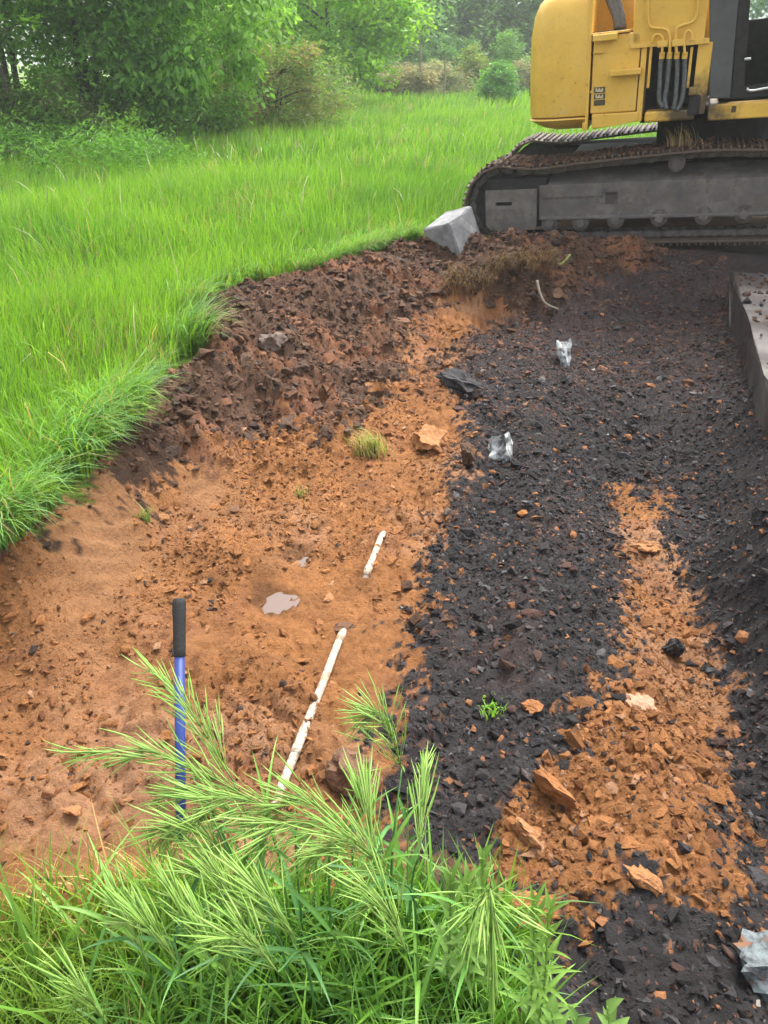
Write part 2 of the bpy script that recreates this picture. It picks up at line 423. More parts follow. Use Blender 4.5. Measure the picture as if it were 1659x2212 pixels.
idx = np.arange(ny * nx).reshape(ny, nx)
quads = np.stack([idx[:-1, :-1], idx[:-1, 1:], idx[1:, 1:], idx[1:, :-1]], -1).reshape(-1, 4)
me = np_mesh('ground', np.stack([GX, GY, gz], -1).reshape(-1, 3), quads, np.full(len(quads), 4), gcol.reshape(-1, 3), smooth=True)
ground = tag(link('ground', me, mats=M_SOIL), kind='structure')
ground['label'] = 'excavated pit of orange clay and black cinders cut into a grass field'

def zg(x, y): return float(ground_z(np.array([x]), np.array([y]))[0][0])
def on_ground(u, v):
    """where the line of sight through a pixel first meets the soil"""
    r = ray(u, v); ks = np.linspace(0.5, 14, 1500)
    P = EYE + ks[:, None] * r
    z = ground_z(P[:, 0], P[:, 1])[0]
    i = np.argmax(P[:, 2] < z)
    return np.array([P[i, 0], P[i, 1], z[i]])

# ------------------------------------------------------------------ loose crumbs and stones
ICO_V = None
def ico(sub):
    bm = bmesh.new(); bmesh.ops.create_icosphere(bm, subdivisions=sub, radius=1.0)
    V = np.array([v.co[:] for v in bm.verts]); Fc = np.array([[v.index for v in f.verts] for f in bm.faces]); bm.free()
    return V, Fc
IV, IF = ico(1); IV2, IF2 = ico(2); IV3, IF3 = ico(3)
OV = np.array([(1, 0, 0), (-1, 0, 0), (0, 1, 0), (0, -1, 0), (0, 0, 1), (0, 0, -1)], float)
OF = np.array([(0, 2, 4), (2, 1, 4), (1, 3, 4), (3, 0, 4), (2, 0, 5), (1, 2, 5), (3, 1, 5), (0, 3, 5)])
def crumbs1(pos, rad, col, BV, BF, flat, jit):
    n = len(pos); k = len(BV)
    V = np.repeat(BV[None], n, 0) * (1 + jit * RNG.standard_normal((n, k, 1)).clip(-1.6, 1.6)) + 0.16 * RNG.standard_normal((n, k, 3)).clip(-1.5, 1.5)
    sc = np.stack([RNG.uniform(0.75, 1.6, n), RNG.uniform(0.6, 1.1, n), RNG.uniform(0.35, flat + 0.3, n)], -1)
    V = V * sc[:, None, :]
    a = RNG.uniform(0, 2 * np.pi, n); tl = RNG.normal(0, 0.5, n)
    c, s_ = np.cos(tl)[:, None], np.sin(tl)[:, None]
    y = V[..., 1] * c - V[..., 2] * s_; z = V[..., 1] * s_ + V[..., 2] * c; x = V[..., 0]
    c, s_ = np.cos(a)[:, None], np.sin(a)[:, None]
    V = np.stack([x * c - y * s_, x * s_ + y * c, z], -1) * rad[:, None, None] + pos[:, None, :]
    Fa = (BF[None] + (np.arange(n) * k)[:, None, None]).reshape(-1, 3)
    return V.reshape(-1, 3), Fa, np.repeat(col, k, 0)
def crumbs(pos, rad, col, flat=0.6):
    b = rad > 0.0115
    V1, F1, C1 = crumbs1(pos[b], rad[b], col[b], IV, IF, flat, 0.34)
    V2, F2, C2 = crumbs1(pos[~b], rad[~b] * 1.15, col[~b], OV, OF, flat, 0.30)
    return np.concatenate([V1, V2]), np.concatenate([F1, F2 + len(V1)]), np.concatenate([C1, C2])
def scatter(n, box, keep, rmed, rsig, rmax, colf, y_thin=True):
    x = RNG.uniform(box[0], box[1], n); y = RNG.uniform(box[2], box[3], n)
    z, s, wc, wb, wf, u, v, cut = ground_z(x, y)
    ok = (s > 0.02) & keep(x, y, s, wc, wb, wf, cut) & (u > -350) & (u < 2000)
    if y_thin: ok &= RNG.uniform(0, 1, n) < np.clip(1.3 - 0.14 * y, 0.3, 1)
    x, y, z, s, wc, wb, wf, u, v, cut = [q[ok] for q in (x, y, z, s, wc, wb, wf, u, v, cut)]
    r = np.clip(rmed * np.exp(rsig * RNG.standard_normal(len(x))), 0.0025, rmax) * (1 + 0.06 * y)
    pos = np.stack([x, y, z + r * RNG.uniform(-0.25, 0.2, len(x))], -1)
    return pos, r, colf(len(x), x, y, wc, wb, v)
def pick(n, table):
    p = np.array([t[0] for t in table]); i = RNG.choice(len(table), n, p=p / p.sum())
    c = np.array([t[1] for t in table])[i]
    return c * RNG.uniform(0.75, 1.3, (n, 1))
def col_black(n, x, y, wc, wb, v):
    c = pick(n, [(0.60, BLACK), (0.2, (0.055, 0.05, 0.052)), (0.12, (0.075, 0.072, 0.074)), (0.05, (0.13, 0.128, 0.13)), (0.15, (0.10, 0.058, 0.045)), (0.05, (0.33, 0.15, 0.065)), (0.004, (0.4, 0.38, 0.33))])  # grey chips partly real, their share raised to paint in wet glints and haze
    rust = (RNG.uniform(0, 1, n) < 0.55 * sstep(1000, 640, v))
    c[rust] = pick(n, [(1, (0.11, 0.06, 0.045)), (0.6, (0.16, 0.09, 0.06)), (0.2, (0.2, 0.10, 0.055))])[rust]
    return c
def col_clay(n, x, y, wc, wb, v):
    return pick(n, [(1, CLAY), (0.5, (0.35, 0.155, 0.054)), (0.4, (0.235, 0.098, 0.038)), (0.15, CLAY_L), (0.10, (0.07, 0.05, 0.042))])
def col_brown(n, x, y, wc, wb, v):
    return pick(n, [(1, BROWN), (0.6, (0.14, 0.08, 0.05)), (0.5, (0.06, 0.04, 0.031)), (0.22, (0.22, 0.105, 0.055)), (0.1, (0.12, 0.10, 0.085))])
def fines(x, y, sd_): return fbm(x, y, 2.3, 3, sd_)
sets = [scatter(160000, (-0.3, 3.2, 0.5, 7.6), lambda x, y, s, wc, wb, wf, cut: (wb > 0.4) & (RNG.uniform(0, 1, len(x)) > wc * 0.93) & (fines(x, y, 301) > RNG.uniform(-1.1, 0.05, len(x))), 0.0045, 0.60, 0.027, col_black),
        scatter(150000, (-2.2, 1.6, 0.9, 6.4), lambda x, y, s, wc, wb, wf, cut: (wc > 0.4) & (RNG.uniform(0, 1, len(x)) > cut * 1.1) & (fines(x, y, 55) > RNG.uniform(-0.5, 0.45, len(x))), 0.0036, 0.66, 0.018, col_clay),
        scatter(9000, (0.2, 1.7, 0.8, 2.6), lambda x, y, s, wc, wb, wf, cut: (wc > 0.2) & (wb > 0.1) & (fines(x, y, 303) > RNG.uniform(-0.3, 0.4, len(x))), 0.0062, 0.7, 0.030, col_clay),
        scatter(2200, (0.0, 1.9, 1.0, 5.5), lambda x, y, s, wc, wb, wf, cut: (wb > 0.5) & (wc < 0.3) & (fbm(x, y, 2.0, 3, 57) > 0.02), 0.0065, 0.6, 0.024, col_clay),
        scatter(80000, (-2.0, 4.0, 1.8, 8.2), lambda x, y, s, wc, wb, wf, cut: (wc < 0.5) & (wb < 0.6) & (RNG.uniform(0, 1, len(x)) > cut), 0.0058, 0.68, 0.036, col_brown, False)]
for nm, lab, st in [('cinder_gravel', 'black cinder gravel covering the right side of the pit', sets[0]), ('clay_crumbs', 'orange clay crumbs strewn over the pit floor', None), ('soil_crumbs', 'dark brown topsoil crumbs on the torn bank', sets[4])]:
    if st is None: st = tuple(np.concatenate([a[i] for a in sets[1:4]]) for i in range(3))
    V, Fa, Cc = crumbs(*st)
    o = link(nm, np_mesh(nm, V, Fa, np.full(len(Fa), 3), Cc), ground, mats=M_SOIL)
    o['kind'] = 'stuff'

def rock_mesh(name, seed, base=None, amp=0.28, sub=2, rough=0.07, squash=(1.2, 0.9, 0.65)):
    V, Fc = {1: (IV, IF), 2: (IV2, IF2), 3: (IV3, IF3)}[sub]
    rs = np.random.RandomState(seed); V = V.copy()
    # chop with a few planes for broken faces, then roughen
    for _ in range(7):
        nrm = rs.normal(size=3); nrm /= np.linalg.norm(nrm); dd = rs.uniform(0.45, 0.85)
        over = V @ nrm - dd; V = V - np.where(over > 0, over, 0)[:, None] * nrm
    q = V * 2.1 + seed
    n = vnoise(q[:, 0] + q[:, 2] * 0.7, q[:, 1] - q[:, 2] * 0.6, seed) * 0.6 + vnoise(q[:, 0] * 2.3 - q[:, 2], q[:, 1] * 2.3 + q[:, 2] * 1.3, seed + 3) * 0.4
    fine = vnoise(q[:, 0] * 4.7 + q[:, 2] * 2.0, q[:, 1] * 4.7 - q[:, 2] * 2.6, seed + 5)
    fine = fine + 0.6 * vnoise(q[:, 0] * 9.7 - q[:, 2] * 3.0, q[:, 1] * 9.7 + q[:, 2] * 4.6, seed + 8)
    V = V * (1 + amp * n + rough * fine)[:, None] * np.array(squash)
    return np_mesh(name, V, Fc, np.full(len(Fc), 3), smooth=False)
CIN = [rock_mesh('cinder_stone', 100 + i, sub=1, amp=0.5) for i in range(10)]
CLO = [rock_mesh('clay_clod', 200 + i, sub=2, amp=0.5, rough=0.14, squash=(1.25, 0.9, 0.5)) for i in range(10)]
BRO = [rock_mesh('soil_clod', 300 + i, sub=2, amp=0.5, rough=0.18) for i in range(10)]
for ms, m in ((CIN, M_CINDER), (CLO, M_CLAY), (BRO, M_BROWN)):
    for k in ms: k.materials.append(m)
def pieces(name, meshes, n, box, keep, r0, r1):
    got = 0
    while got < n:
        x = RNG.uniform(box[0], box[1], 400); y = box[2] + (box[3] - box[2]) * RNG.uniform(0, 1, 400) ** 1.3
        z, s, wc, wb, wf, u, v, cut = ground_z(x, y)
        ok = (s > 0.05) & keep(s, wc, wb, cut) & (u > 0) & (u < 1680) & (v > 480) & (v < 2230)
        for i in np.nonzero(ok)[0]:
            if got >= n: break
            r = r0 + (r1 - r0) * random.random() ** 2.2
            o = link(name, meshes[got % len(meshes)], ground, (x[i], y[i], z[i] + r * random.uniform(-0.15, 0.2)))
            o.rotation_euler = (random.gauss(0, 0.4), random.gauss(0, 0.4), random.uniform(0, 6.28)); o.scale = (r, r, r)
            got += 1
pieces('cinder_stone', CIN, 260, (-0.2, 3.0, 0.7, 6.8), lambda s, wc, wb, cut: (wb > 0.7) & (wc < 0.3), 0.010, 0.027)
pieces('clay_clod', CLO, 290, (-1.6, 1.7, 0.9, 5.8), lambda s, wc, wb, cut: (wc > 0.5) & (cut < 0.3), 0.008, 0.030)
pieces('soil_clod', BRO, 170, (-1.5, 3.5, 2.0, 7.7), lambda s, wc, wb, cut: (wc < 0.4) & (wb < 0.5) & (cut < 0.3), 0.018, 0.075)

# ------------------------------------------------------------------ excavator
YAW, LEAN = math.radians(20), math.radians(4.6)
EX = np.array([math.cos(YAW) * math.cos(LEAN), -math.sin(YAW) * math.cos(LEAN), math.sin(LEAN)])
EZ = np.cross(EX, np.array([math.sin(YAW), math.cos(YAW), 0.0])); ROLL = math.radians(2.5)      # it leans towards the pit
EY = np.array([math.sin(YAW), math.cos(YAW), 0.0]) * math.cos(ROLL) + EZ * math.sin(ROLL); EZ = np.cross(EX, EY)
EO = np.array([0.88, 8.30, -0.105])
def xl(u, v, Y=0.0):
    """pixel -> (X, Z) on the machine's own plane Y = const"""
    r = ray(u, v); d = EYE - EO
    k = (Y - d @ EY) / (r @ EY); p = d + r * k
    return float(p @ EX), float(p @ EZ)

m_, nt_, b_ = mat('yellow_paint'); M_YEL = m_
tc_ = N(nt_, 'ShaderNodeTexCoord')
n1_ = noise_node(nt_, 2.2, 6, 0.65, tc_.outputs['Object']); n2_ = noise_node(nt_, 30, 5, 0.7, tc_.outputs['Object'])
r1_ = ramp(nt_, n1_.outputs[0], [(0.25, (0.60, 0.345, 0.05)), (0.48, (0.74, 0.44, 0.062)), (0.75, (0.78, 0.50, 0.12))])
r2_ = ramp(nt_, n2_.outputs[0], [(0.26, (0.45, 0.38, 0.30)), (0.40, (0.95, 0.95, 0.95)), (1, (1.02, 1.02, 1.02))])
c_ = mixc(nt_, 'MULTIPLY', 1.0, r1_.outputs[0], r2_.outputs[0])
# grease and mud that has run down below the hose port (in the machine's own coordinates)
sx_ = N(nt_, 'ShaderNodeSeparateXYZ'); nt_.links.new(tc_.outputs['Object'], sx_.inputs[0])
STX, STZ = xl(1500, 235, 0.05)
def band(sock, c, wdt):
    a = N(nt_, 'ShaderNodeMath', operation='SUBTRACT'); nt_.links.new(sock, a.inputs[0]); a.inputs[1].default_value = c
    d = N(nt_, 'ShaderNodeMath', operation='DIVIDE'); nt_.links.new(a.outputs[0], d.inputs[0]); d.inputs[1].default_value = wdt
    p = N(nt_, 'ShaderNodeMath', operation='MULTIPLY'); nt_.links.new(d.outputs[0], p.inputs[0]); nt_.links.new(d.outputs[0], p.inputs[1])
    return p.outputs[0]
ad_ = N(nt_, 'ShaderNodeMath', operation='ADD'); nt_.links.new(band(sx_.outputs[0], STX, 0.40), ad_.inputs[0]); nt_.links.new(band(sx_.outputs[2], STZ - 0.05, 0.36), ad_.inputs[1])
n3_ = noise_node(nt_, 7, 6, 0.7, tc_.outputs['Object'])
ad2_ = N(nt_, 'ShaderNodeMath', operation='MULTIPLY_ADD'); nt_.links.new(n3_.outputs[0], ad2_.inputs[0]); ad2_.inputs[1].default_value = 2.2; nt_.links.new(ad_.outputs[0], ad2_.inputs[2])
rs_ = ramp(nt_, ad2_.outputs[0], [(0.0, (1, 1, 1)), (0.62, (1, 1, 1)), (1.0, (0, 0, 0))])
mr_ = N(nt_, 'ShaderNodeMapRange'); nt_.links.new(ad2_.outputs[0], mr_.inputs[0]); mr_.inputs[1].default_value = 1.2; mr_.inputs[2].default_value = 2.1; mr_.inputs[3].default_value = 0.92; mr_.inputs[4].default_value = 0.0
c_ = mixc(nt_, 'MIX', mr_.outputs[0], c_, (0.022, 0.018, 0.014))
n4_ = noise_node(nt_, 9, 8, 0.75, tc_.outputs['Object']); r4_ = ramp(nt_, n4_.outputs[0], [(0.60, (0, 0, 0)), (0.70, (0.8, 0.8, 0.8))])
c_ = mixc(nt_, 'MIX', r4_.outputs[0], c_, (0.30, 0.20, 0.09))
nt_.links.new(c_, b_.inputs['Base Color']); b_.inputs['Roughness'].default_value = 0.48; b_.inputs['Specular IOR Level'].default_value = 0.5
add_bump(nt_, b_, n2_.outputs[0], 0.05, 0.01)
M_STEEL = spotted('track_steel', (0.13, 0.12, 0.115), (0.07, 0.055, 0.045), 12, 0.38, 0.62, 0.7, 0.3)
M_FRAME = spotted('dusty_frame', (0.17, 0.153, 0.136), (0.085, 0.08, 0.077), 4, 0.35, 0.65, 0.6, 0.2, 11, (0.115, 0.096, 0.08))
M_DARK = plain('dark_grime_and_shade', (0.022, 0.020, 0.019), 0.85, var=0.5, scale=14)  # near-black for grime, and for shade painted into gaps, recesses, cab and underside
M_CABGREY = plain('cab_grey', (0.075, 0.078, 0.08), 0.5, var=0.25, scale=6, bump=0.05)
M_HOSE = plain('rubber_hose', (0.10, 0.105, 0.11), 0.6, var=0.35, scale=40, bump=0.1)
M_SHOE = spotted('rusty_shoe', (0.10, 0.078, 0.062), (0.085, 0.05, 0.033), 7, 0.40, 0.6, 0.65, 0.35)
M_STICK = plain('dark_sticker', (0.07, 0.05, 0.03), 0.5, var=0.1, bump=0)
M_MARK = plain('pale_print', (0.55, 0.47, 0.30), 0.5, var=0.1, bump=0)
M_METAL = plain('bare_metal', (0.55, 0.55, 0.53), 0.35, 0.8, var=0.15)
m_, nt_, b_ = mat('cab_glass'); M_GLASS = m_
b_.inputs['Base Color'].default_value = (0.75, 0.82, 0.84, 1); b_.inputs['Roughness'].default_value = 0.05
b_.inputs['Transmission Weight'].default_value = 1.0; b_.inputs['IOR'].default_value = 1.1

exc = empty('excavator', EO)
exc.rotation_euler = Matrix((EX, EY, EZ)).transposed().to_euler()
tag(exc, 'yellow tracked excavator with worn rounded counterweight standing at the pit edge', 'excavator')
def part(name, bm, m, parent=None, smooth=False, label=None):
    o = link(name, bm_mesh(bm, name, smooth), parent or exc, mats=m)
    if label: o['label'] = label
    return o
def pbox(name, lo, hi, m, bev=0.012, seg=2, parent=None, label=None):
    bm = bmesh.new(); b_box(bm, lo, hi, bev, seg); return part(name, bm, m, parent, label=label)
def ibox(name, u0, v0, u1, v1, y0, y1, m, bev=0.012, parent=None):
    """box whose near face fills a pixel rectangle on the plane Y = y0"""
    X0, Z1 = xl(u0, (v0 + v1) / 2, y0)[0], xl((u0 + u1) / 2, v0, y0)[1]
    X1, Z0 = xl(u1, (v0 + v1) / 2, y0)[0], xl((u0 + u1) / 2, v1, y0)[1]
    return pbox(name, (X0, y0, Z0), (X1, y1, Z1), m, bev, parent=parent)

# --- crawler belts
TW = 0.60; PITCH = 0.172
ctrl = [(0.40, 0.78)]
TOP = [(0.40, 0.765), (0.75, 0.735), (1.15, 0.765), (1.7, 0.80), (2.35, 0.825), (2.9, 0.80), (3.4, 0.79), (3.72, 0.80)]
path = []
for a in np.linspace(-math.pi / 2, -1.5 * math.pi, 22): path.append((0.40 + 0.40 * math.cos(a), 0.385 + 0.385 * math.sin(a)))
path += [tuple(p) for p in np.array(curve_pts([(x, 0, z) for x, z in TOP], 8))[:, [0, 2]]][1:]
for a in np.linspace(math.pi / 2, -math.pi / 2, 22): path.append((3.72 + 0.40 * math.cos(a), 0.40 + 0.40 * math.sin(a)))
path.append((0.40, 0.0))
path = np.array(path); seg = np.hypot(*np.diff(path, axis=0).T); cum = np.concatenate([[0], np.cumsum(seg)]); LEN = cum[-1]
NSHOE = int(LEN / PITCH); STEP = LEN / NSHOE
bm = bmesh.new(); b_box(bm, (-STEP * 0.47, 0, -0.022), (STEP * 0.52, TW, 0.0), 0.004)
for gx in (-0.40, -0.02, 0.36): b_box(bm, (gx * STEP - 0.009, 0.002, -0.001), (gx * STEP + 0.009, TW - 0.002, 0.026), 0.004)
shoe_me = bm_mesh(bm, 'track_shoe'); shoe_me.materials.append(M_SHOE)
bm = bmesh.new()
for yy in (0.14, 0.30):
    b_box(bm, (-STEP * 0.46, yy, -0.088), (STEP * 0.30, yy + 0.045, -0.024), 0.01)
    b_box(bm, (STEP * 0.20, yy + 0.012, -0.085), (STEP * 0.56, yy + 0.033, -0.03), 0.006)
b_tube(bm, [(0, 0.12, -0.065), (0, 0.37, -0.065)], 0.022, 8)
link_me = bm_mesh(bm, 'chain_link'); link_me.materials.append(M_STEEL)
for ti, y0 in enumerate((0.0, 1.90)):
    for i in range(NSHOE):
        q = (i + 0.35) * STEP; k = min(np.searchsorted(cum, q) - 1, len(seg) - 1); k = max(k, 0)
        f = (q - cum[k]) / seg[k]; p = path[k] * (1 - f) + path[k + 1] * f
        q2 = (q + 0.04) % LEN; q1 = (q - 0.04) % LEN
        P2 = [np.interp(q2, cum, path[:, j]) for j in (0, 1)]; P1 = [np.interp(q1, cum, path[:, j]) for j in (0, 1)]
        tx, tz = P2[0] - P1[0], P2[1] - P1[1]; L_ = math.hypot(tx, tz); tx /= L_; tz /= L_
        o = link('track_shoe', shoe_me, exc); 
        # path runs clockwise seen from the near side, outward normal is to its left
        o.matrix_local = Matrix(((tx, 0, -tz, p[0]), (0, 1, 0, y0), (tz, 0, tx, p[1]), (0, 0, 0, 1)))
        if ti == 0:
            link('chain_link', link_me, o)
# --- track frames
def plate_hole(bm, x0, z0, x1, z1, hx0, hz0, hx1, hz1, y0, y1):
    for a in ((x0, z0, hx0, z1), (hx1, z0, x1, z1), (hx0, z0, hx1, hz0), (hx0, hz1, hx1, z1)):
        b_box(bm, (a[0], y0, a[1]), (a[2], y1, a[3]))
XF0 = xl(1165, 440, 0.06)[0]; zr = xl(1400, 470, 0.05)[1]; zt = xl(1400, 392, 0.05)[1]
hx0, hz1 = xl(1308, 416, 0.05); hx1, hz0 = xl(1333, 441, 0.05)
bm = bmesh.new(); plate_hole(bm, XF0, zr, 3.35, zt, hx0, hz0, hx1, hz1, 0.05, 0.075)
part('frame_plate', bm, M_FRAME)
bm = bmesh.new(); b_prism(bm, [(XF0, zr - 0.02), (3.35, zr - 0.02), (3.35, zt - 0.02), (XF0, zt - 0.02)], 0.10, 0.40, 0.0)
v_ = [bm.verts.new(p) for p in [(XF0, 0.055, zt), (3.35, 0.055, zt), (3.35, 0.40, zt + 0.10), (XF0, 0.40, zt + 0.10), (XF0, 0.40, zt - 0.01), (3.35, 0.40, zt - 0.01), (XF0, 0.055, zt - 0.002), (3.35, 0.055, zt - 0.002)]]
bm.faces.new(v_[:4]); bm.faces.new((v_[0], v_[3], v_[4], v_[6])); bm.faces.new((v_[1], v_[7], v_[5], v_[2]))
part('track_frame', bm, M_FRAME)
pbox('frame_rail', (XF0 + 0.02, 0.006, zr + 0.004), (3.35, 0.085, zr + 0.034), M_FRAME, 0.006)
a_, b2_ = xl(1172, 402, 0.04), xl(1300, 424, 0.04)
pbox('stiffener_plate', (a_[0], 0.036, b2_[1]), (b2_[0], 0.049, a_[1]), M_FRAME, 0.004)
# idler guard with its slot
g0, g1 = xl(1050, 498, 0.02), xl(1160, 408, 0.02); s0, s1 = xl(1071, 445, 0.02), xl(1106, 436, 0.02)
bm = bmesh.new(); plate_hole(bm, g0[0], g0[1] + 0.06, g1[0], g1[1], s0[0], s0[1], s1[0], s1[1], 0.012, 0.04)
b_prism(bm, [(g0[0] + 0.05, g0[1]), (g1[0] - 0.01, g0[1]), (g1[0], g0[1] + 0.058), (g0[0], g0[1] + 0.058)], 0.012, 0.04)
part('idler_guard', bm, M_FRAME)
pbox('idler_shade_fill', (g0[0] + 0.01, 0.06, g0[1] + 0.02), (g1[0] + 0.10, 0.42, g1[1] + 0.10), M_DARK, 0.02)  # added dark fill, painting the shade behind the guard
bm = bmesh.new(); b_tube(bm, [(0.41, 0.15, 0.385), (0.41, 0.34, 0.385)], 0.335, 32); part('idler_wheel', bm, M_DARK)  # wheel made large and dark to fill the shaded inside of the belt
bm = bmesh.new(); b_tube(bm, [(3.72, 0.15, 0.40), (3.72, 0.34, 0.40)], 0.29, 28); part('drive_sprocket', bm, M_STEEL)
for u, v in [(1187, 483), (1254, 481), (1330, 476), (1424, 471), (1520, 467), (1607, 463), (1700, 459)]:
    X, Z = xl(u, v - 1, 0.04)
    bm = bmesh.new()
    b_tube(bm, [(X, 0.022, Z), (X, 0.03, Z), (X, 0.034, Z), (X, 0.10, Z), (X, 0.105, Z), (X, 0.35, Z)], [0.06, 0.06, 0.082, 0.082, 0.07, 0.07], 20)
    ro = part('track_roller', bm, M_STEEL)
    bm = bmesh.new(); b_tube(bm, [(X, 0.0, Z), (X, 0.024, Z)], 0.038, 14)
    for k in range(4):
        a = k * math.pi / 2 + 0.4; b_box(bm, (X + 0.045 * math.cos(a) - 0.008, 0.012, Z + 0.045 * math.sin(a) - 0.008), (X + 0.045 * math.cos(a) + 0.008, 0.0225, Z + 0.045 * math.sin(a) + 0.008), 0.002)
    link('roller_hub', bm_mesh(bm, 'roller_hub'), ro, mats=M_FRAME)
X, Z = xl(1462, 352, 0.12)
bm = bmesh.new(); b_tube(bm, [(X, 0.06, Z), (X, 0.075, Z), (X, 0.08, Z), (X, 0.34, Z)], [0.05, 0.05, 0.075, 0.075], 18); part('carrier_roller', bm, M_STEEL)
X, Z = xl(1460, 384, 0.16)
bm = bmesh.new(); b_tube(bm, [(X - 0.05, 0.2, Z - 0.02), (X + 0.11, 0.2, Z - 0.01)], 0.03, 8); part('grease_port', bm, M_DARK)
bm = bmesh.new(); b_box(bm, (0.9, 0.55, 0.42), (3.3, 1.78, 0.72), 0.06); part('centre_frame', bm, M_DARK)
bm = bmesh.new(); b_box(bm, (0.4, 1.98, 0.12), (3.6, 2.4, 0.68), 0.03); b_tube(bm, [(0.41, 1.96, 0.385), (0.41, 2.42, 0.385)], 0.345, 24); part('far_track_frame', bm, M_DARK)  # dark box and disc also fill the far belt's shaded loop
bm = bmesh.new(); b_tube(bm, [(2.35, 1.15, 0.70), (2.35, 1.15, 1.02)], 0.55, 32); part('slew_ring', bm, M_DARK)

# --- upper house: counterweight
Y0 = 0.06
cxl = xl(1156, 150, 0.7)[0]; cxr = xl(1270, 200, Y0)[0]; czb = xl(1230, 283, Y0)[1]; czs = xl(1215, 256, Y0)[1]; czt = xl(1225, -14, Y0)[1] + 0.02
W = 2.42
def plan(inset, n=7):
    """outline of the curved counterweight seen from above, near side first"""
    pts = [(cxr, Y0 + inset)]
    c = [(cxr - 0.32 + 0.0, Y0 + inset), (cxl + 0.10 + inset, Y0 + 0.09 + inset * 0.8), (cxl + 0.015 + inset, 0.42 + inset * 0.3), (cxl + inset, 1.2)]
    pts += [(p[0], p[1]) for p in curve_pts([(a, b, 0) for a, b in c], n)]
    far = [(x, Y0 * 2 + W - y) for x, y in pts[::-1]][1:]
    return pts + far
def loft(bm, levels):
    rings = []
    for z, ins in levels: rings.append([bm.verts.new((x, y, z)) for x, y in plan(ins)])
    n = len(rings[0])
    for a, b in zip(rings[:-1], rings[1:]):
        for k in range(n): bm.faces.new((a[k], a[(k + 1) % n], b[(k + 1) % n], b[k]))
    bm.faces.new(rings[0][::-1]); bm.faces.new(rings[-1])
bm = bmesh.new(); loft(bm, [(czs + 0.006, 0.03), (czs + 0.012, 0.006), (czs + 0.03, 0.0), (czs + 0.3, -0.005), (czt - 0.34, 0.0), (czt - 0.17, 0.03), (czt - 0.07, 0.075), (czt - 0.02, 0.13), (czt, 0.2)])
cw = part('counterweight', bm, M_YEL, smooth=True)
md = cw.modifiers.new('e', 'EDGE_SPLIT'); md.split_angle = math.radians(35)
bm = bmesh.new(); loft(bm, [(czb, 0.20), (czb + 0.02, 0.12), (czb + 0.07, 0.035), (czs - 0.015, -0.006), (czs - 0.004, 0.004), (czs - 0.002, 0.03)])
sk = part('counterweight_skirt', bm, M_YEL, smooth=True); md = sk.modifiers.new('e', 'EDGE_SPLIT'); md.split_angle = math.radians(40)
bm = bmesh.new()
X, Z = xl(1262, 274, Y0 - 0.01); b_box(bm, (X - 0.02, Y0 - 0.015, Z - 0.03), (X + 0.025, Y0 + 0.03, Z + 0.035), 0.004); part('bracket', bm, M_YEL, cw)
for u, v, s_ in [(1268, 106, .008), (1266, 181, .009), (1216, 243, .012), (1190, 233, .010)]:
    X, Z = xl(u, v, Y0); bm = bmesh.new(); b_box(bm, (X - s_ * 0.7, Y0 - 0.004 + (0.03 if u < 1200 else 0), Z - s_), (X + s_ * 0.7, Y0 + 0.05, Z + s_), 0.003); part('paint_chip', bm, M_MARK, cw)
X, Z = xl(1171, 190, 0.3)
bm = bmesh.new(); b_box(bm, (cxl - 0.004, 0.42, Z - 0.07), (cxl + 0.05, 0.52, Z + 0.06), 0.003); part('sticker', bm, M_STICK, cw)
# --- side panels next to the counterweight
ibox('corner_post', 1270, -60, 1277, 281, Y0 - 0.012, 0.16, M_YEL, 0.006)
lp = ibox('side_panel', 1279, 74, 1379, 243, Y0, 0.55, M_YEL, 0.012)
bm = bmesh.new()
A = xl(1278, 247, Y0); B = xl(1379, 241, Y0); Cc_ = xl(1377, 262, Y0); D_ = xl(1279, 279, Y0)
b_prism(bm, [A, B, Cc_, xl(1330, 271, Y0), D_], Y0 - 0.012, 0.6, 0.012); part('sill_panel', bm, M_YEL)
tr_ = ibox('tread_plate', 1277, 68, 1360, 73, Y0 - 0.02, 0.62, M_YEL, 0.004)
X0, Z = xl(1284, 66, 0.2); X1 = xl(1352, 66, 0.2)[0]; ztop = xl(1318, 68, Y0 - 0.02)[1]
for r in range(4):
    for c in range(5):
        bm = bmesh.new(); px_ = X0 + (X1 - X0) * (c + 0.25 + 0.4 * (r % 2)) / 5.2; py_ = 0.10 + r * 0.12
        b_tube(bm, [(px_, py_, ztop - 0.002), (px_, py_, ztop + 0.004)], [0.024, 0.018], 10)
        link('tread_hole', bm_mesh(bm, 'tread_hole'), tr_, mats=M_DARK)  # dark discs painting the shade of the holes in the tread
st1 = ibox('step', 1280, 73.5, 1333, 88, Y0 - 0.085, Y0 - 0.004, M_YEL, 0.006)
st2 = ibox('step', 1318, 150, 1384, 163, Y0 - 0.11, Y0 - 0.004, M_YEL, 0.006)
ibox('step_bracket', 1281, 112, 1304, 115, Y0 - 0.03, Y0 - 0.002, M_YEL, 0.002)
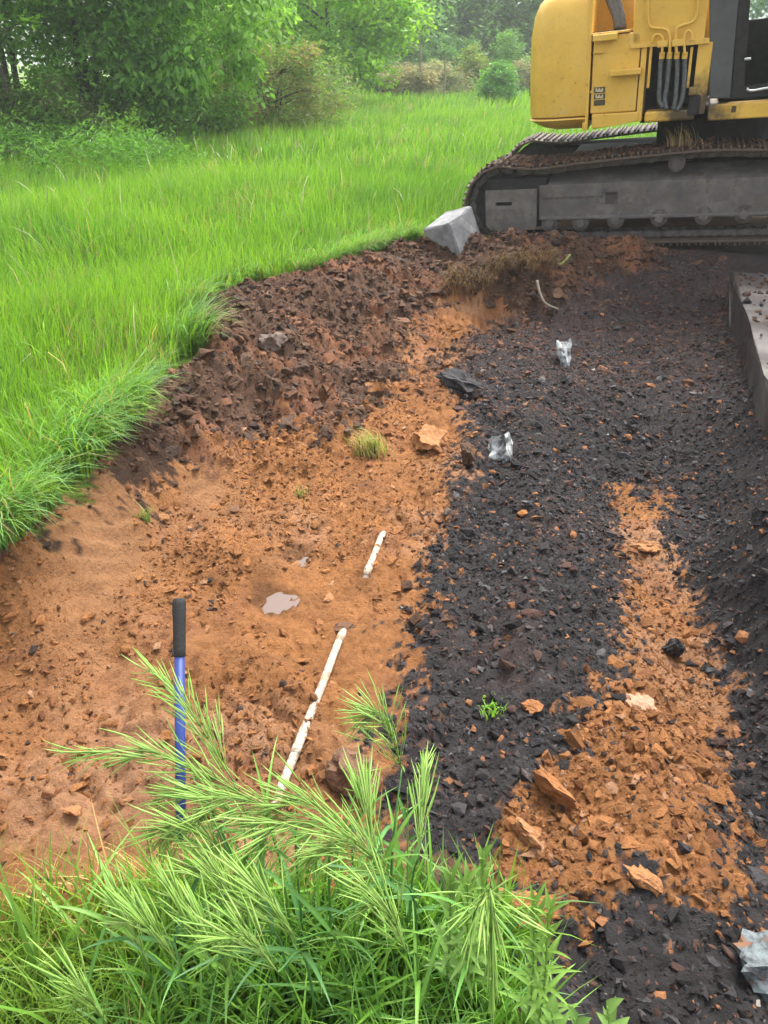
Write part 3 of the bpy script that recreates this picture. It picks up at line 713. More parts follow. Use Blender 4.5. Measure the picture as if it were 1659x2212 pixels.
# warning sticker of three dark bars with worn pale print
for k, (va, vb) in enumerate([(188, 201), (203, 214), (216, 228)]):
    o = ibox('sticker', 1283, va, 1307, vb, Y0 - 0.004, Y0 + 0.002, M_STICK, 0.0)
    if k < 2:
        for j in range(5):
            bm = bmesh.new(); X, Z = xl(1288 + j * 3.3, (va + vb) / 2 + (1 if j % 2 else -1.2), Y0)
            hh = 0.012 if j % 2 else 0.018
            b_box(bm, (X - 0.006, Y0 - 0.0065, Z - hh), (X + 0.007, Y0 - 0.004, Z + hh * 0.7)); link('print_mark', bm_mesh(bm, 'print_mark'), o, mats=M_MARK)
for u, v in [(1313, 197), (1311, 222), (1284, 181), (1276, 199)]:
    X, Z = xl(u, v, Y0); bm = bmesh.new(); b_tube(bm, [(X, Y0 - 0.006, Z), (X, Y0 + 0.01, Z)], 0.009, 8); part('bolt', bm, M_YEL)
# recessed wall above the platform, with the dark hose bundle
ibox('recess_wall', 1270, -90, 1372, 74, 0.62, 0.68, M_YEL, 0.004)
for k, off in enumerate((0, 9, 19)):
    pts = [xl(1306 + off, -40, 0.45), xl(1316 + off, 0, 0.42), xl(1324 + off * 0.8, 22, 0.38), xl(1330 + off * 0.7, 40, 0.34), xl(1333 + off * 0.7, 62, 0.32)]
    bm = bmesh.new(); b_tube(bm, curve_pts([(x, 0.45 - 0.03 * i, z) for i, (x, z) in enumerate(pts)], 5), 0.030, 10); part('hose', bm, M_HOSE, smooth=True)
# --- column with the hose port
ibox('column_panel', 1372, -90, 1531, 92, Y0, 0.62, M_YEL, 0.01)
ibox('column_post', 1380, 92, 1392, 262, Y0 + 0.004, 0.6, M_YEL, 0.006)
ibox('column_post', 1500, 92, 1531, 246, Y0 + 0.004, 0.6, M_YEL, 0.008)
ibox('port_back', 1390, 90, 1502, 262, 0.42, 0.46, M_DARK, 0.0)  # recess shade is put into this near-black back
ibox('port_sill', 1392, 238, 1500, 262, Y0 + 0.012, 0.42, M_YEL, 0.02)
for u0, u1 in [(1400, 1406), (1487, 1493)]:
    ibox('port_rail', u0, 102, u1, 190, Y0 - 0.004, Y0 + 0.02, M_YEL, 0.004)
ibox('clamp_bar', 1362, 92, 1441, 102, Y0 - 0.03, Y0 + 0.0, M_YEL, 0.004)
ibox('clamp_bar', 1442, 86, 1532, 98, Y0 - 0.032, Y0 + 0.0, M_YEL, 0.004)
ibox('clamp', 1420, 88, 1442, 102, Y0 - 0.06, Y0 - 0.033, M_YEL, 0.006)
ibox('clamp', 1452, 85, 1478, 100, Y0 - 0.06, Y0 - 0.034, M_YEL, 0.006)
def rod(name, uv, Y, rad, m, n=8, k=5):
    bm = bmesh.new(); b_tube(bm, curve_pts([(xl(u, v, Y)[0], Y, xl(u, v, Y)[1]) for u, v in uv], k), rad, n); return part(name, bm, m, smooth=True)
rod('steel_line', [(1399, -40), (1399, 20), (1401, 52), (1410, 60), (1432, 62), (1444, 70), (1447, 96), (1446, 118)], Y0 - 0.04, 0.013, M_YEL)
rod('steel_line', [(1505, -40), (1507, 10), (1502, 40), (1490, 50), (1470, 56), (1461, 66), (1460, 92), (1462, 118)], Y0 - 0.04, 0.013, M_YEL)
rod('steel_line', [(1409, 92), (1411, 80), (1420, 74), (1430, 80), (1431, 92), (1430, 118)], Y0 - 0.045, 0.011, M_YEL)
rod('steel_line', [(1479, 118), (1478, 90), (1480, 74), (1487, 66), (1494, 72), (1495, 88)], Y0 - 0.045, 0.011, M_YEL)
for uv in ([(1430, 118), (1427, 140), (1425, 180), (1424, 215), (1432, 232)], [(1446, 118), (1444, 150), (1440, 190), (1436, 214), (1440, 236)], [(1462, 118), (1463, 150), (1461, 190), (1459, 214), (1455, 236)], [(1479, 118), (1479, 150), (1477, 190), (1472, 220), (1462, 238)]):
    rod('hydraulic_hose', uv, Y0 + 0.0, 0.019, M_HOSE, 10)
for u, v in [(1430, 121), (1446, 121), (1462, 121), (1479, 121)]:
    X, Z = xl(u, v, Y0); bm = bmesh.new(); b_tube(bm, [(X, Y0 - 0.02, Z + 0.03), (X, Y0 - 0.018, Z - 0.02)], 0.024, 6); part('hose_fitting', bm, M_YEL)
ibox('valve_block', 1488, 188, 1506, 206, Y0 - 0.03, Y0 + 0.03, M_YEL, 0.01)
ibox('grease_block', 1486, 206, 1512, 250, Y0 - 0.015, 0.2, M_DARK, 0.02)
# --- cab and deck
ibox('deck_panel', 1531, 214, 1900, 250, Y0 - 0.02, 0.8, M_YEL, 0.012)
ibox('deck_sticker', 1580, 229, 1590, 243, Y0 - 0.023, Y0 - 0.018, M_STICK, 0.0)
def cab_poly(uv, Y): return [xl(u, v, Y) for u, v in uv]
bm = bmesh.new(); b_prism(bm, cab_poly([(1532, -120), (1606, -120), (1590, 60), (1578, 213), (1533, 213)], Y0 + 0.01), Y0 + 0.01, 0.22, 0.01); part('cab_corner', bm, M_CABGREY)
bm = bmesh.new(); b_prism(bm, cab_poly([(1579, 213), (1592, 60), (1607, -120), (1632, -120), (1618, 40), (1606, 188), (1900, 150), (1900, 190)], Y0), Y0, Y0 + 0.07, 0.006); dr = part('cab_door', bm, M_DARK)
bm = bmesh.new(); b_prism(bm, cab_poly([(1607, 186), (1619, 40), (1632, -118), (1900, -140), (1900, 150)], Y0 + 0.03), Y0 + 0.03, Y0 + 0.038); link('door_glass', bm_mesh(bm, 'door_glass'), dr, mats=M_GLASS)
rod('grab_handle', [(1613, 192), (1622, 196), (1650, 192), (1690, 184)], Y0 - 0.03, 0.011, M_METAL)
rod('door_handle', [(1608, 128), (1622, 127)], Y0 - 0.015, 0.010, M_METAL)
X0 = xl(1560, 150, 0.3)[0]
pbox('cab_floor', (X0, 0.2, xl(1640, 214, 0.2)[1]), (4.2, 1.05, xl(1640, 200, 0.2)[1]), M_DARK, 0.01)
pbox('cab_seat', (X0 + 0.45, 0.35, xl(1640, 200, 0.2)[1]), (X0 + 0.95, 0.85, xl(1640, 200, 0.2)[1] + 0.5), M_DARK, 0.05)
pbox('cab_post', (X0 + 0.02, 0.95, xl(1640, 214, 0.2)[1]), (X0 + 0.1, 1.05, 2.75), M_DARK, 0.01)
pbox('cab_rear_wall', (X0 + 0.1, 0.98, xl(1640, 214, 0.2)[1]), (4.1, 1.04, xl(1645, 40, 0.95)[1]), M_DARK, 0.01)  # dark wall added so the cab interior reads as shaded
pbox('cab_roof', (X0 - 0.05, 0.06, 2.72), (4.0, 1.06, 2.82), M_CABGREY, 0.02)
pbox('engine_housing', (cxr - 0.02, 0.70, czs + 0.05), (X0 - 0.06, 2.40, 2.02), M_YEL, 0.03)
pbox('house_floor', (cxr - 0.1, 0.25, czb + 0.06), (3.9, 2.35, czs + 0.02), M_DARK, 0.03)

# --- dirt lying on the near belt, dry grass caught on it
def machine(p): return EO + EX * p[0] + EY * p[1] + EZ * p[2]
n = 6500
X = RNG.uniform(0.12, 3.2, n); dens = RNG.uniform(0, 1, n) < np.clip(1.25 - 0.42 * X, 0.15, 1); X = X[dens]; n = len(X)
zt_ = np.interp(X, [p[0] for p in TOP], [p[1] for p in TOP]); zt_ = np.where(X < 0.4, 0.385 + np.sqrt(np.maximum(0.16 - (X - 0.4) ** 2, 0)) * 0.95, zt_)
Yy = RNG.uniform(0.03, 0.58, n); r_ = np.clip(0.011 * np.exp(0.45 * RNG.standard_normal(n)), 0.005, 0.03)
pos = EO + X[:, None] * EX + Yy[:, None] * EY + (zt_ + 0.006 + RNG.uniform(0, 0.02, n))[:, None] * EZ
V, Fa, Cc = crumbs(pos, r_, col_brown(n, X, Yy, X, X, X))
o = link('track_dirt', np_mesh('track_dirt', V, Fa, np.full(len(Fa), 3), Cc), mats=M_SOIL); tag(o, 'brown dirt crumbs lying on top of the excavator track', 'dirt', kind='stuff')

# ------------------------------------------------------------------ smaller things in and around the pit
def set_rot(o, ax, ay, az): o.rotation_euler = (ax, ay, az); return o
# concrete block tipped against the belt
bm = bmesh.new(); b_box(bm, (-0.16, -0.23, -0.40), (0.16, 0.23, 0.13), 0.02, 2)
bmesh.ops.subdivide_edges(bm, edges=list(bm.edges), cuts=3, use_grid_fill=True)
for v in bm.verts:
    v.co += Vector((random.gauss(0, 0.0025), random.gauss(0, 0.0025), random.gauss(0, 0.0025)))
p = at_y(975, 497, 7.75)
o = set_rot(link('concrete_block', bm_mesh(bm, 'concrete_block'), None, p, M_CONC), math.radians(14), math.radians(-17), math.radians(-38))
tag(o, 'grey concrete block tipped over beside the end of the excavator track', 'concrete block')
# concrete slab along the right side of the pit
bm = bmesh.new()
pl = [(3.02, 6.6), (2.60, 5.25), (2.24, 4.15), (2.10, 3.6), (2.3, 3.3), (4.6, 2.9), (5.6, 5.6)]
zb, zt2 = -0.62, 0.03
lo = [bm.verts.new((x + (0.04 if i < 4 else 0), y, zb)) for i, (x, y) in enumerate(pl)]; hi = [bm.verts.new((x, y, zt2 + 0.012 * math.sin(3 * x + y))) for x, y in pl]
bm.faces.new(lo[::-1]); top = bm.faces.new(hi)
for i in range(len(pl)): bm.faces.new((lo[i], lo[(i + 1) % len(pl)], hi[(i + 1) % len(pl)], hi[i]))
bmesh.ops.bevel(bm, geom=[e for e in bm.edges if all(v.co.z > -0.2 for v in e.verts)], offset=0.035, segments=3, affect='EDGES', profile=0.5)
bmesh.ops.triangulate(bm, faces=list(bm.faces))
bmesh.ops.subdivide_edges(bm, edges=list(bm.edges), cuts=4, use_grid_fill=False)
for v in bm.verts:
    q = np.array([v.co.x]); r = np.array([v.co.y + v.co.z * 2])
    v.co.x += 0.016 * float(fbm(q, r, 2.5, 4, 91)[0]); v.co.z += 0.010 * float(fbm(q, r, 4, 3, 93)[0])
m_, nt_, b_ = mat('wet_concrete'); M_SLAB = m_
tc_ = N(nt_, 'ShaderNodeTexCoord'); n1_ = noise_node(nt_, 3.0, 6, 0.65, tc_.outputs['Object']); n2_ = noise_node(nt_, 1.1, 3, 0.5, tc_.outputs['Object'])
r_ = ramp(nt_, n1_.outputs[0], [(0.32, (0.022, 0.019, 0.018)), (0.50, (0.042, 0.032, 0.029)), (0.66, (0.075, 0.066, 0.056)), (0.80, (0.15, 0.13, 0.10))])
nt_.links.new(r_.outputs[0], b_.inputs['Base Color'])
rr_ = ramp(nt_, n2_.outputs[0], [(0.40, (0.25, 0.25, 0.25)), (0.6, (0.85, 0.85, 0.85))]); nt_.links.new(rr_.outputs[0], b_.inputs['Roughness'])
add_bump(nt_, b_, n1_.outputs[0], 0.3, 0.02)
o = link('concrete_slab', bm_mesh(bm, 'concrete_slab'), None, None, M_SLAB)
tag(o, 'thick weathered concrete slab with a damp brown top edging the pit', 'slab')
n = 900   # cinders and dirt lying on the slab
x = RNG.uniform(2.3, 4.2, n); y = RNG.uniform(4.0, 6.6, n); sdv = poly_sd(x, y, pl); ok = (sdv > 0.02) & (RNG.uniform(0, 1, n) < np.clip(sstep(4.6, 6.3, y) * 1.2 + 0.12, 0, 1)); x, y = x[ok], y[ok]; n = len(x)
V, Fa, Cc = crumbs(np.stack([x, y, np.full(n, 0.040)], -1), np.clip(0.014 * np.exp(0.4 * RNG.standard_normal(n)), 0.005, 0.035), col_black(n, x, y, x, x, np.full(n, 700)))
o = link('slab_gravel', np_mesh('slab_gravel', V, Fa, np.full(len(Fa), 3), Cc), mats=M_SOIL); tag(o, 'dark cinders and brown dirt spread over the concrete slab', 'gravel', kind='stuff')

def rock(name, label, uv, rad, m, seed, rot=(0, 0, 0), squash=(1.2, 0.9, 0.65), sink=0.1, amp=0.3, cat='rock', group=None):
    p = on_ground(*uv)
    o = link(name, rock_mesh(name, seed, sub=3, squash=squash, amp=amp * 1.5, rough=0.19), None, (p[0], p[1], p[2] + rad * (squash[2] * 0.6 - sink)), m)
    o.scale = (rad, rad, rad); o.rotation_euler = rot
    return tag(o, label, cat, group)
rock('limestone_rock', 'large pale blue grey rock with rusty brown patches on black gravel', (1650, 2110), 0.10, M_MIXROCK, 11, (0.1, 0.35, -0.35), (1.3, 0.85, 0.72), 0.1)
rock('limestone_rock', 'upright pale grey stone half buried in black cinders below the tree root', (1218, 780), 0.15, M_PALEROCK, 17, (-0.5, 0.15, 0.3), (0.55, 0.45, 1.15), 0.5)
rock('limestone_rock', 'pale lime-crusted stone edge sticking out of black cinders beside a dark hole', (1083, 985), 0.155, M_PALEROCK, 19, (0.15, 0.3, 0.15), (0.5, 0.85, 0.8), 0.45)
rock('limestone_rock', 'round grey stone lodged in the brown clod heap by the grass', (592, 752), 0.09, plain('dull_stone', (0.13, 0.095, 0.075), 0.9, var=0.3, scale=4, bump=0.5), 23, (0, 0, 0.2), (1.1, 0.9, 0.8), 0.2)
rock('clay_boulder', 'rounded orange clay boulder at the crest between clay and cinders', (928, 965), 0.105, M_CLAY, 29, (0, 0, 0.6), (1.15, 1.0, 0.8), 0.15)
rock('clay_boulder', 'brown clay lump lying beside the white pipe behind the grass', (748, 1690), 0.075, plain('brown_clay', (0.13, 0.068, 0.038), 0.92, var=0.45, scale=4, bump=0.9), 31, (0, 0, 0.1), (1.35, 0.95, 0.85), 0.1)
rock('clay_boulder', 'dark soil lump at the buried end of the white pipe', (738, 1360), 0.034, M_BROWN, 33, (0, 0, 0.3), (1.5, 1.1, 0.6), 0.35)
rock('clay_flake', 'long orange clay flake standing on edge amid the clay patch', (1195, 1722), 0.072, M_CLAY, 37, (0.2, 0.5, -0.75), (1.4, 0.35, 0.75), 0.05)
rock('clay_flake', 'upright orange clay slab at the lower corner of the clay patch', (1132, 1812), 0.058, M_CLAY, 39, (0.3, -0.4, -0.9), (1.2, 0.4, 0.9), 0.1)
rock('clay_flake', 'flat orange clay flake lying on black gravel below the clay patch', (1385, 1905), 0.05, M_CLAY, 41, (0.1, 0.35, -0.7), (1.3, 0.65, 0.3), 0.0)
rock('clay_flake', 'small pointed orange clay chip at the left fringe of the clay patch', (1152, 1535), 0.035, M_CLAY, 43, (0, 0.3, 0.4), (1.2, 1.0, 0.6), 0.0)
rock('clay_flake', 'smooth pinkish clay plate near the middle of the clay patch', (1382, 1530), 0.07, plain('pink_clay', (0.33, 0.18, 0.11), 0.9, var=0.2, scale=4, bump=0.6), 45, (0, 0, 0.2), (0.85, 1.0, 0.3), 0.1)
rock('clay_flake', 'flat pale clay plate pressed into the far end of the clay strip', (1395, 1185), 0.075, M_CLAY, 47, (0, 0, 0.1), (1.3, 0.6, 0.35), 0.05)
rock('clay_flake', 'big crumbly orange clod at the edge of the near grass', (1125, 1968), 0.065, M_CLAY, 49, (0, 0, 0.1), (1.4, 0.9, 0.7), 0.1)
rock('dark_clod', 'black cinder lump beside the hole at the clay crest', (995, 835), 0.11, plain('black_lump', (0.03, 0.028, 0.029), 0.9, var=0.5, scale=4, bump=0.9), 51, (0.2, 0.2, -0.6), (1.5, 0.7, 0.7), 0.15, cat='clod')
rock('dark_clod', 'reddish grey clod below the lime-crusted stone', (1010, 1000), 0.085, M_BROWN, 53, (0, 0, 0.2), (0.7, 1.0, 0.9), 0.1, cat='clod')
rock('charred_wood', 'charred splintered stump end poking out of the clay strip', (1448, 1415), 0.05, M_DARK, 57, (0.2, 0, 0.1), (0.9, 0.7, 1.1), 0.1, cat='wood')

# puddles
m_, nt_, b_ = mat('muddy_water'); M_WATER = m_
b_.inputs['Base Color'].default_value = (0.125, 0.085, 0.066, 1); b_.inputs['Roughness'].default_value = 0.03; b_.inputs['IOR'].default_value = 1.33
b_.inputs['Specular IOR Level'].default_value = 0.9
for (bx, by, rr) in PUDDLES:
    q = np.linspace(-1, 1, 21); QX, QY = np.meshgrid(q, q); mk = np.hypot(QX, QY) < 0.55
    lev = float(np.min(ground_z(bx + QX[mk] * rr, by + QY[mk] * rr)[0])) + 0.020
    bm = bmesh.new(); bm.faces.new([bm.verts.new((rr * 1.5 * math.cos(a), rr * 1.5 * math.sin(a), 0)) for a in np.linspace(0, 2 * math.pi, 28, endpoint=False)])
    o = link('puddle', bm_mesh(bm, 'puddle'), None, (bx, by, lev), M_WATER)
    tag(o, 'small muddy puddle in the orange clay', kind='structure')

# the white plastic pipe, half buried in the clay
def pipe_pt(u, v, up): 
    q = on_ground(u, v); return np.array([q[0], q[1], q[2] + up])
PR = 0.0150
PUV = [(590, 1745), (624, 1660), (660, 1570), (697, 1477), (737, 1377), (760, 1320), (779, 1272), (793, 1237), (807, 1202), (824, 1160), (832, 1140)]
vis = [0, 1, 2, 3, 4, 7, 8]
zz = np.array([on_ground(*q)[2] for q in PUV]); fl = np.polyfit(vis, zz[vis], 1)
cp = []
for i, q in enumerate(PUV):          # laid along one straight slope, dipping under the clay in the middle and at the far end
    c = at_z(*q, float(np.polyval(fl, i)) + 0.010)
    dip = {4: 0.0, 5: -0.045, 6: -0.045, 7: 0.0, 9: 0.0, 10: -0.04}.get(i)
    if dip is not None: c = on_ground(*q); c[2] += dip
    cp.append(c)
pr = empty('plastic_pipe', cp[0]); tag(pr, 'mud-spattered white plastic pipe half buried in the orange clay', 'pipe')
bm = bmesh.new(); pp = curve_pts([c - cp[0] for c in cp], 6); b_tube(bm, pp, PR, 14)
link('pipe_run', bm_mesh(bm, 'pipe_run', True), pr, mats=M_PIPE)
for a, b in ((8, 11), (23, 24.6), (41, 43)):
    a, b = int(a), int(b) + 1
    bm = bmesh.new(); b_tube(bm, pp[a:b + 1], PR * 1.13, 14); link('pipe_coupling', bm_mesh(bm, 'pipe_coupling', True), pr, mats=M_PIPE)

# long-handled tool stuck in the clay: grip and blue shaft show above the grass
tp = at_s(387, 1292, 2.30); gd = on_ground(391, 1815)
ax_ = (tp - gd) / np.linalg.norm(tp - gd)
foot = gd - ax_ * 0.12
sp = empty('tool_handle', foot); tag(sp, 'tool handle with a blue shaft and black grip standing upright in the clay', 'tool')
L = lambda q: Vector(q - foot)
m_blue = spotted('blue_fibreglass', (0.022, 0.046, 0.185), (0.045, 0.042, 0.085), 14, 0.55, 0.75, 0.45, 0.05)
m_grip = plain('black_grip', (0.022, 0.021, 0.020), 0.75, var=0.3, scale=120, bump=0.4)
gl = tp - ax_ * 0.172
bm = bmesh.new(); b_tube(bm, [L(foot), L(gl + ax_ * 0.02)], 0.0150, 18); link('shaft', bm_mesh(bm, 'shaft', True), sp, mats=m_blue)
bm = bmesh.new()
gp = [gl, gl + ax_ * 0.003, gl + ax_ * 0.02, gl + ax_ * 0.09, gl + ax_ * 0.125, gl + ax_ * 0.155, gl + ax_ * 0.168, gl + ax_ * 0.172]
b_tube(bm, [L(q) for q in gp], [0.0152, 0.0172, 0.0178, 0.0186, 0.0194, 0.0198, 0.0185, 0.0150], 20); g_ = link('grip', bm_mesh(bm, 'grip', True), sp, mats=m_grip)
g_.modifiers.new('e', 'EDGE_SPLIT').split_angle = math.radians(40)

# bare root hanging out of the far bank, and thin broken twigs
def stick(name, label, pts, r0, r1, m, cat):
    P = curve_pts(pts, 5); base = P[0]
    bm = bmesh.new(); n = len(P); b_tube(bm, [q - base for q in P], [r0 + (r1 - r0) * i / (n - 1) for i in range(n)], 7)
    return tag(link(name, bm_mesh(bm, name, True), None, base, m), label, cat)
def gp(u, v, up=0.0): q = on_ground(u, v); q[2] += up; return q
a_ = gp(1206, 672, 0.01)
stick('tree_root', 'thin pale bare root curving down out of the far bank', [a_, at_y(1178, 655, a_[1] - 0.02), at_y(1166, 632, a_[1] + 0.03), at_y(1160, 606, a_[1] + 0.10)], 0.009, 0.013, M_TWIG, 'root')
for pts, lb in [([(815, 702), (826, 690), (832, 668)], 'pale dry straw sticking up from the brown far bank'), ([(836, 700), (842, 682), (848, 662)], 'second pale straw leaning on the brown far bank')]:
    q = [gp(*pts[0])]; q += [at_y(u, v, q[0][1] - 0.03 * (i + 1)) for i, (u, v) in enumerate(pts[1:])]
    stick('dry_straw', lb, q, 0.005, 0.003, M_TWIG, 'straw')
q = [gp(708, 768), ]; q += [at_y(700, 745, q[0][1] - .03), at_y(704, 730, q[0][1] - .02)]
stick('dry_straw', 'short bent straw standing in the brown bank below the clod heap', q, 0.005, 0.003, M_TWIG, 'straw')
M_GREENSTEM = plain('green_stem', (0.22, 0.30, 0.06), 0.6, var=0.2)
q = [gp(1206, 577, 0.02)]; q += [at_y(1218, 566, q[0][1]), at_y(1232, 550, q[0][1] + 0.02)]
stick('green_stalk', 'torn yellow green stalk on the dark bank in front of the track', q, 0.012, 0.009, M_GREENSTEM, 'stalk')

# ------------------------------------------------------------------ blades of grass
def blade_mesh(name, root, hgt, wid, ang, bend, twist, col, tipcol=None, segs=3):
    """root Nx3, every blade a tapered ribbon that leans towards ang and droops by bend"""
    n = len(root); ts = np.linspace(0, 1, segs + 1)
    d = np.stack([np.cos(ang), np.sin(ang), np.zeros(n)], -1)
    sdv = np.stack([-np.sin(ang + twist), np.cos(ang + twist), np.zeros(n)], -1)
    V = []; C = []
    tipcol = col if tipcol is None else tipcol
    for i, t in enumerate(ts):
        th = bend * t                      # angle from vertical grows along the blade
        run = hgt * (1 - np.cos(th * 1.0)) / np.maximum(bend, 1e-3)
        up = hgt * np.sin(th) / np.maximum(bend, 1e-3)
        c = root + d * run[:, None]; c[:, 2] += up
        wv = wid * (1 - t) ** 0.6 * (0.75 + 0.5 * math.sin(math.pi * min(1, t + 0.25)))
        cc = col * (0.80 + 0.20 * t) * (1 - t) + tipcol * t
        if i < segs:
            V += [c - sdv * wv[:, None] * 0.5, c + sdv * wv[:, None] * 0.5]; C += [cc, cc]
        else:
            V.append(c); C.append(cc)
    k = 2 * segs + 1
    V = np.stack(V, 1).reshape(-1, 3); C = np.stack(C, 1).reshape(-1, 3)
    o = (np.arange(n) * k)[:, None]
    L = []
    for i in range(segs - 1): L.append(o + np.array([2 * i, 2 * i + 1, 2 * i + 3, 2 * i + 2]))
    loops_q = np.stack(L, 1).reshape(n, -1); tri = o + np.array([2 * segs - 2, 2 * segs - 1, 2 * segs])
    loops = np.concatenate([loops_q, tri], 1).ravel()
    counts = np.tile([4] * (segs - 1) + [3], n)
    return V, loops, counts, C
def join_blades(name, sets, m, parent=None):
    V = []; Lp = []; Cn = []; Co = []; off = 0
    for v, l, c, co in sets:
        V.append(v); Lp.append(l + off); Cn.append(c); Co.append(co); off += len(v)
    return link(name, np_mesh(name, np.concatenate(V), np.concatenate(Lp), np.concatenate(Cn), np.concatenate(Co), smooth=True), parent, None, m)
G_LIGHT = np.array([0.205, 0.395, 0.034]); G_MID = np.array([0.118, 0.28, 0.030]); G_BLUE = np.array([0.125, 0.26, 0.080]); G_DRY = np.array([0.46, 0.38, 0.20])
MX = np.array([EX[0], EX[1]]) / np.hypot(EX[0], EX[1]); MY = np.array([EY[0], EY[1]])
def field_pts(n, y0, y1, spread):
    y = np.sqrt(RNG.uniform(y0 * y0, y1 * y1, n)); x = RNG.uniform(-1, 1, n) * (spread * y + 1.2)
    s = inside(x, y) + 0.13 * fbm(x, y, 3.5, 4, 101)
    mx = (x - EO[0]) * MX[0] + (y - EO[1]) * MX[1]; my = (x - EO[0]) * MY[0] + (y - EO[1]) * MY[1]
    under = (mx > 0.05) & (mx < 9.0) & (my > -1.2) & (my < 2.4)
    slab = poly_sd(x, y, pl) > -0.25
    ok = (s < -0.02) & ~under & ~slab & ~((x > 1.2) & (y < 7.6))
    x, y = x[ok], y[ok]
    return x, y, ground_z(x, y, False)[0]
def field_cols(x, y):
    n = len(x)
    a = fbm(x, y, 0.55, 4, 111); b = fbm(x, y, 2.2, 3, 113)
    f = np.clip(0.55 + 1.3 * a + 0.7 * b + RNG.normal(0, 0.22, n) + 0.018 * (y - 6), 0, 1)[:, None]
    c = G_MID * (1 - f) + G_LIGHT * f
    bl = (RNG.uniform(0, 1, n) < 0.18 + 0.25 * (b > 0.25))[:, None]
    c = np.where(bl, c * 0.4 + G_BLUE * 0.6, c)
    dr = (RNG.uniform(0, 1, n) < 0.016 + 0.10 * (fbm(x, y, 1.1, 3, 117) > 0.36))[:, None]
    c = np.where(dr, G_DRY * 0.8, c)
    return c * RNG.uniform(0.8, 1.2, (n, 1))
sets_g = []
for n, y0, y1, spread, h, wd, sg in [(52000, 1.9, 6.5, 0.62, 0.30, 0.0065, 3), (66000, 6.0, 13, 0.60, 0.32, 0.0095, 3), (58000, 12, 28, 0.58, 0.36, 0.022, 2), (42000, 27, 62, 0.56, 0.42, 0.05, 2)]:
    x, y, z = field_pts(n, y0, y1, spread); n = len(x); c = field_cols(x, y)
    tall = 1 + 0.45 * fbm(x, y, 0.8, 3, 121)
    ang = 2.2 * fbm(x, y, 0.7, 2, 131) + RNG.normal(-0.3, 1.1, n)
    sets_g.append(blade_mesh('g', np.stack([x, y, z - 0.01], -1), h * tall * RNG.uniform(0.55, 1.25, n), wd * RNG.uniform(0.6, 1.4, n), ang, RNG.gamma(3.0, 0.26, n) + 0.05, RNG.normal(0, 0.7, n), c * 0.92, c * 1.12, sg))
# long blades flattened outwards over the torn lip of the pit
lip = np.array(PIT[:15]); sl = np.hypot(*np.diff(lip, axis=0).T); cs = np.concatenate([[0], np.cumsum(sl)])
n = 9500; q = RNG.uniform(0, cs[-1], n) ** 1.15 / cs[-1] ** 0.15
clump = fbm(q, q * 0, 2.4, 3, 141); okq = clump > RNG.uniform(-0.18, 0.45, n); q = q[okq]; n = len(q)
x = np.interp(q, cs, lip[:, 0]); y = np.interp(q, cs, lip[:, 1])
dx = np.interp(q + 0.05, cs, lip[:, 0]) - np.interp(q - 0.05, cs, lip[:, 0]); dy = np.interp(q + 0.05, cs, lip[:, 1]) - np.interp(q - 0.05, cs, lip[:, 1])
na = np.arctan2(-dx, dy)
off = np.abs(RNG.normal(0, 0.11, n)) - 0.04
x2 = x - np.cos(na) * off; y2 = y - np.sin(na) * off
c = np.where((RNG.uniform(0, 1, n) < 0.6)[:, None], G_BLUE * 1.25, G_LIGHT * 0.85) * RNG.uniform(0.75, 1.35, (n, 1))
c = np.where((RNG.uniform(0, 1, n) < 0.09)[:, None], G_DRY * 0.8, c)
s2 = inside(x2, y2); zz = ground_z(x2, y2, False)[0]
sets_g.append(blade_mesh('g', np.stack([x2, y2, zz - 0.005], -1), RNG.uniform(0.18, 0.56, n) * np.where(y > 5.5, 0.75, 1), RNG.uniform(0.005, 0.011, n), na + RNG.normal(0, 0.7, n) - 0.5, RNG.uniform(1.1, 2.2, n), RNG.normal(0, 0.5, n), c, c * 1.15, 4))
# pale seeded stalks here and there
n = 520; x, y, z = field_pts(n * 3, 3, 22, 0.5); x, y, z = x[:n], y[:n], z[:n]; n = len(x)
c = np.tile(np.array([0.5, 0.47, 0.33]), (n, 1)) * RNG.uniform(0.7, 1.2, (n, 1))
sets_g.append(blade_mesh('g', np.stack([x, y, z], -1), RNG.uniform(0.35, 0.6, n), 0.004 + 0.0009 * y, RNG.uniform(0, 6.3, n), RNG.uniform(0.5, 2.2, n), RNG.normal(0, 0.5, n), c * 0.8, c, 4))
o = join_blades('field_grass', sets_g, M_GRASS); tag(o, 'tall bright green grass filling the field behind the pit', 'grass', kind='stuff')

# grass tufts and sods torn loose
def tuft(name, label, base, n, h, wd, cols, spread=0.04, ang0=None, angs=3.0, bend=(0.5, 1.6), cat='grass tuft', group=None, z=None, width_var=0.4):
    base = np.asarray(base, float)
    r = np.stack([RNG.normal(0, spread, n), RNG.normal(0, spread, n), np.zeros(n)], -1)
    for i in range(n): r[i, 2] = 0.0
    ang = (RNG.uniform(0, 6.283, n) if ang0 is None else RNG.normal(ang0, angs, n))
    ci = RNG.integers(0, len(cols), n); c = np.array(cols)[ci] * RNG.uniform(0.75, 1.3, (n, 1))
    v, l, cn, co = blade_mesh('t', r, RNG.uniform(h[0], h[1], n), wd * RNG.uniform(1 - width_var, 1 + width_var, n), ang, RNG.uniform(bend[0], bend[1], n), RNG.normal(0, 0.6, n), c, c * 1.15, 4)
    o = link(name, np_mesh(name, v, l, cn, co, smooth=True), None, base, M_GRASS)
    return tag(o, label, cat, group)
PALE = [(0.30, 0.33, 0.11), (0.36, 0.34, 0.15), (0.18, 0.26, 0.07), (0.42, 0.36, 0.19)]
tuft('grass_sod', 'uprooted yellow green grass sod lying on the orange clay', gp(803, 985, 0.02), 170, (0.09, 0.25), 0.006, PALE, 0.045, math.radians(235), 0.6, (1.0, 1.75))
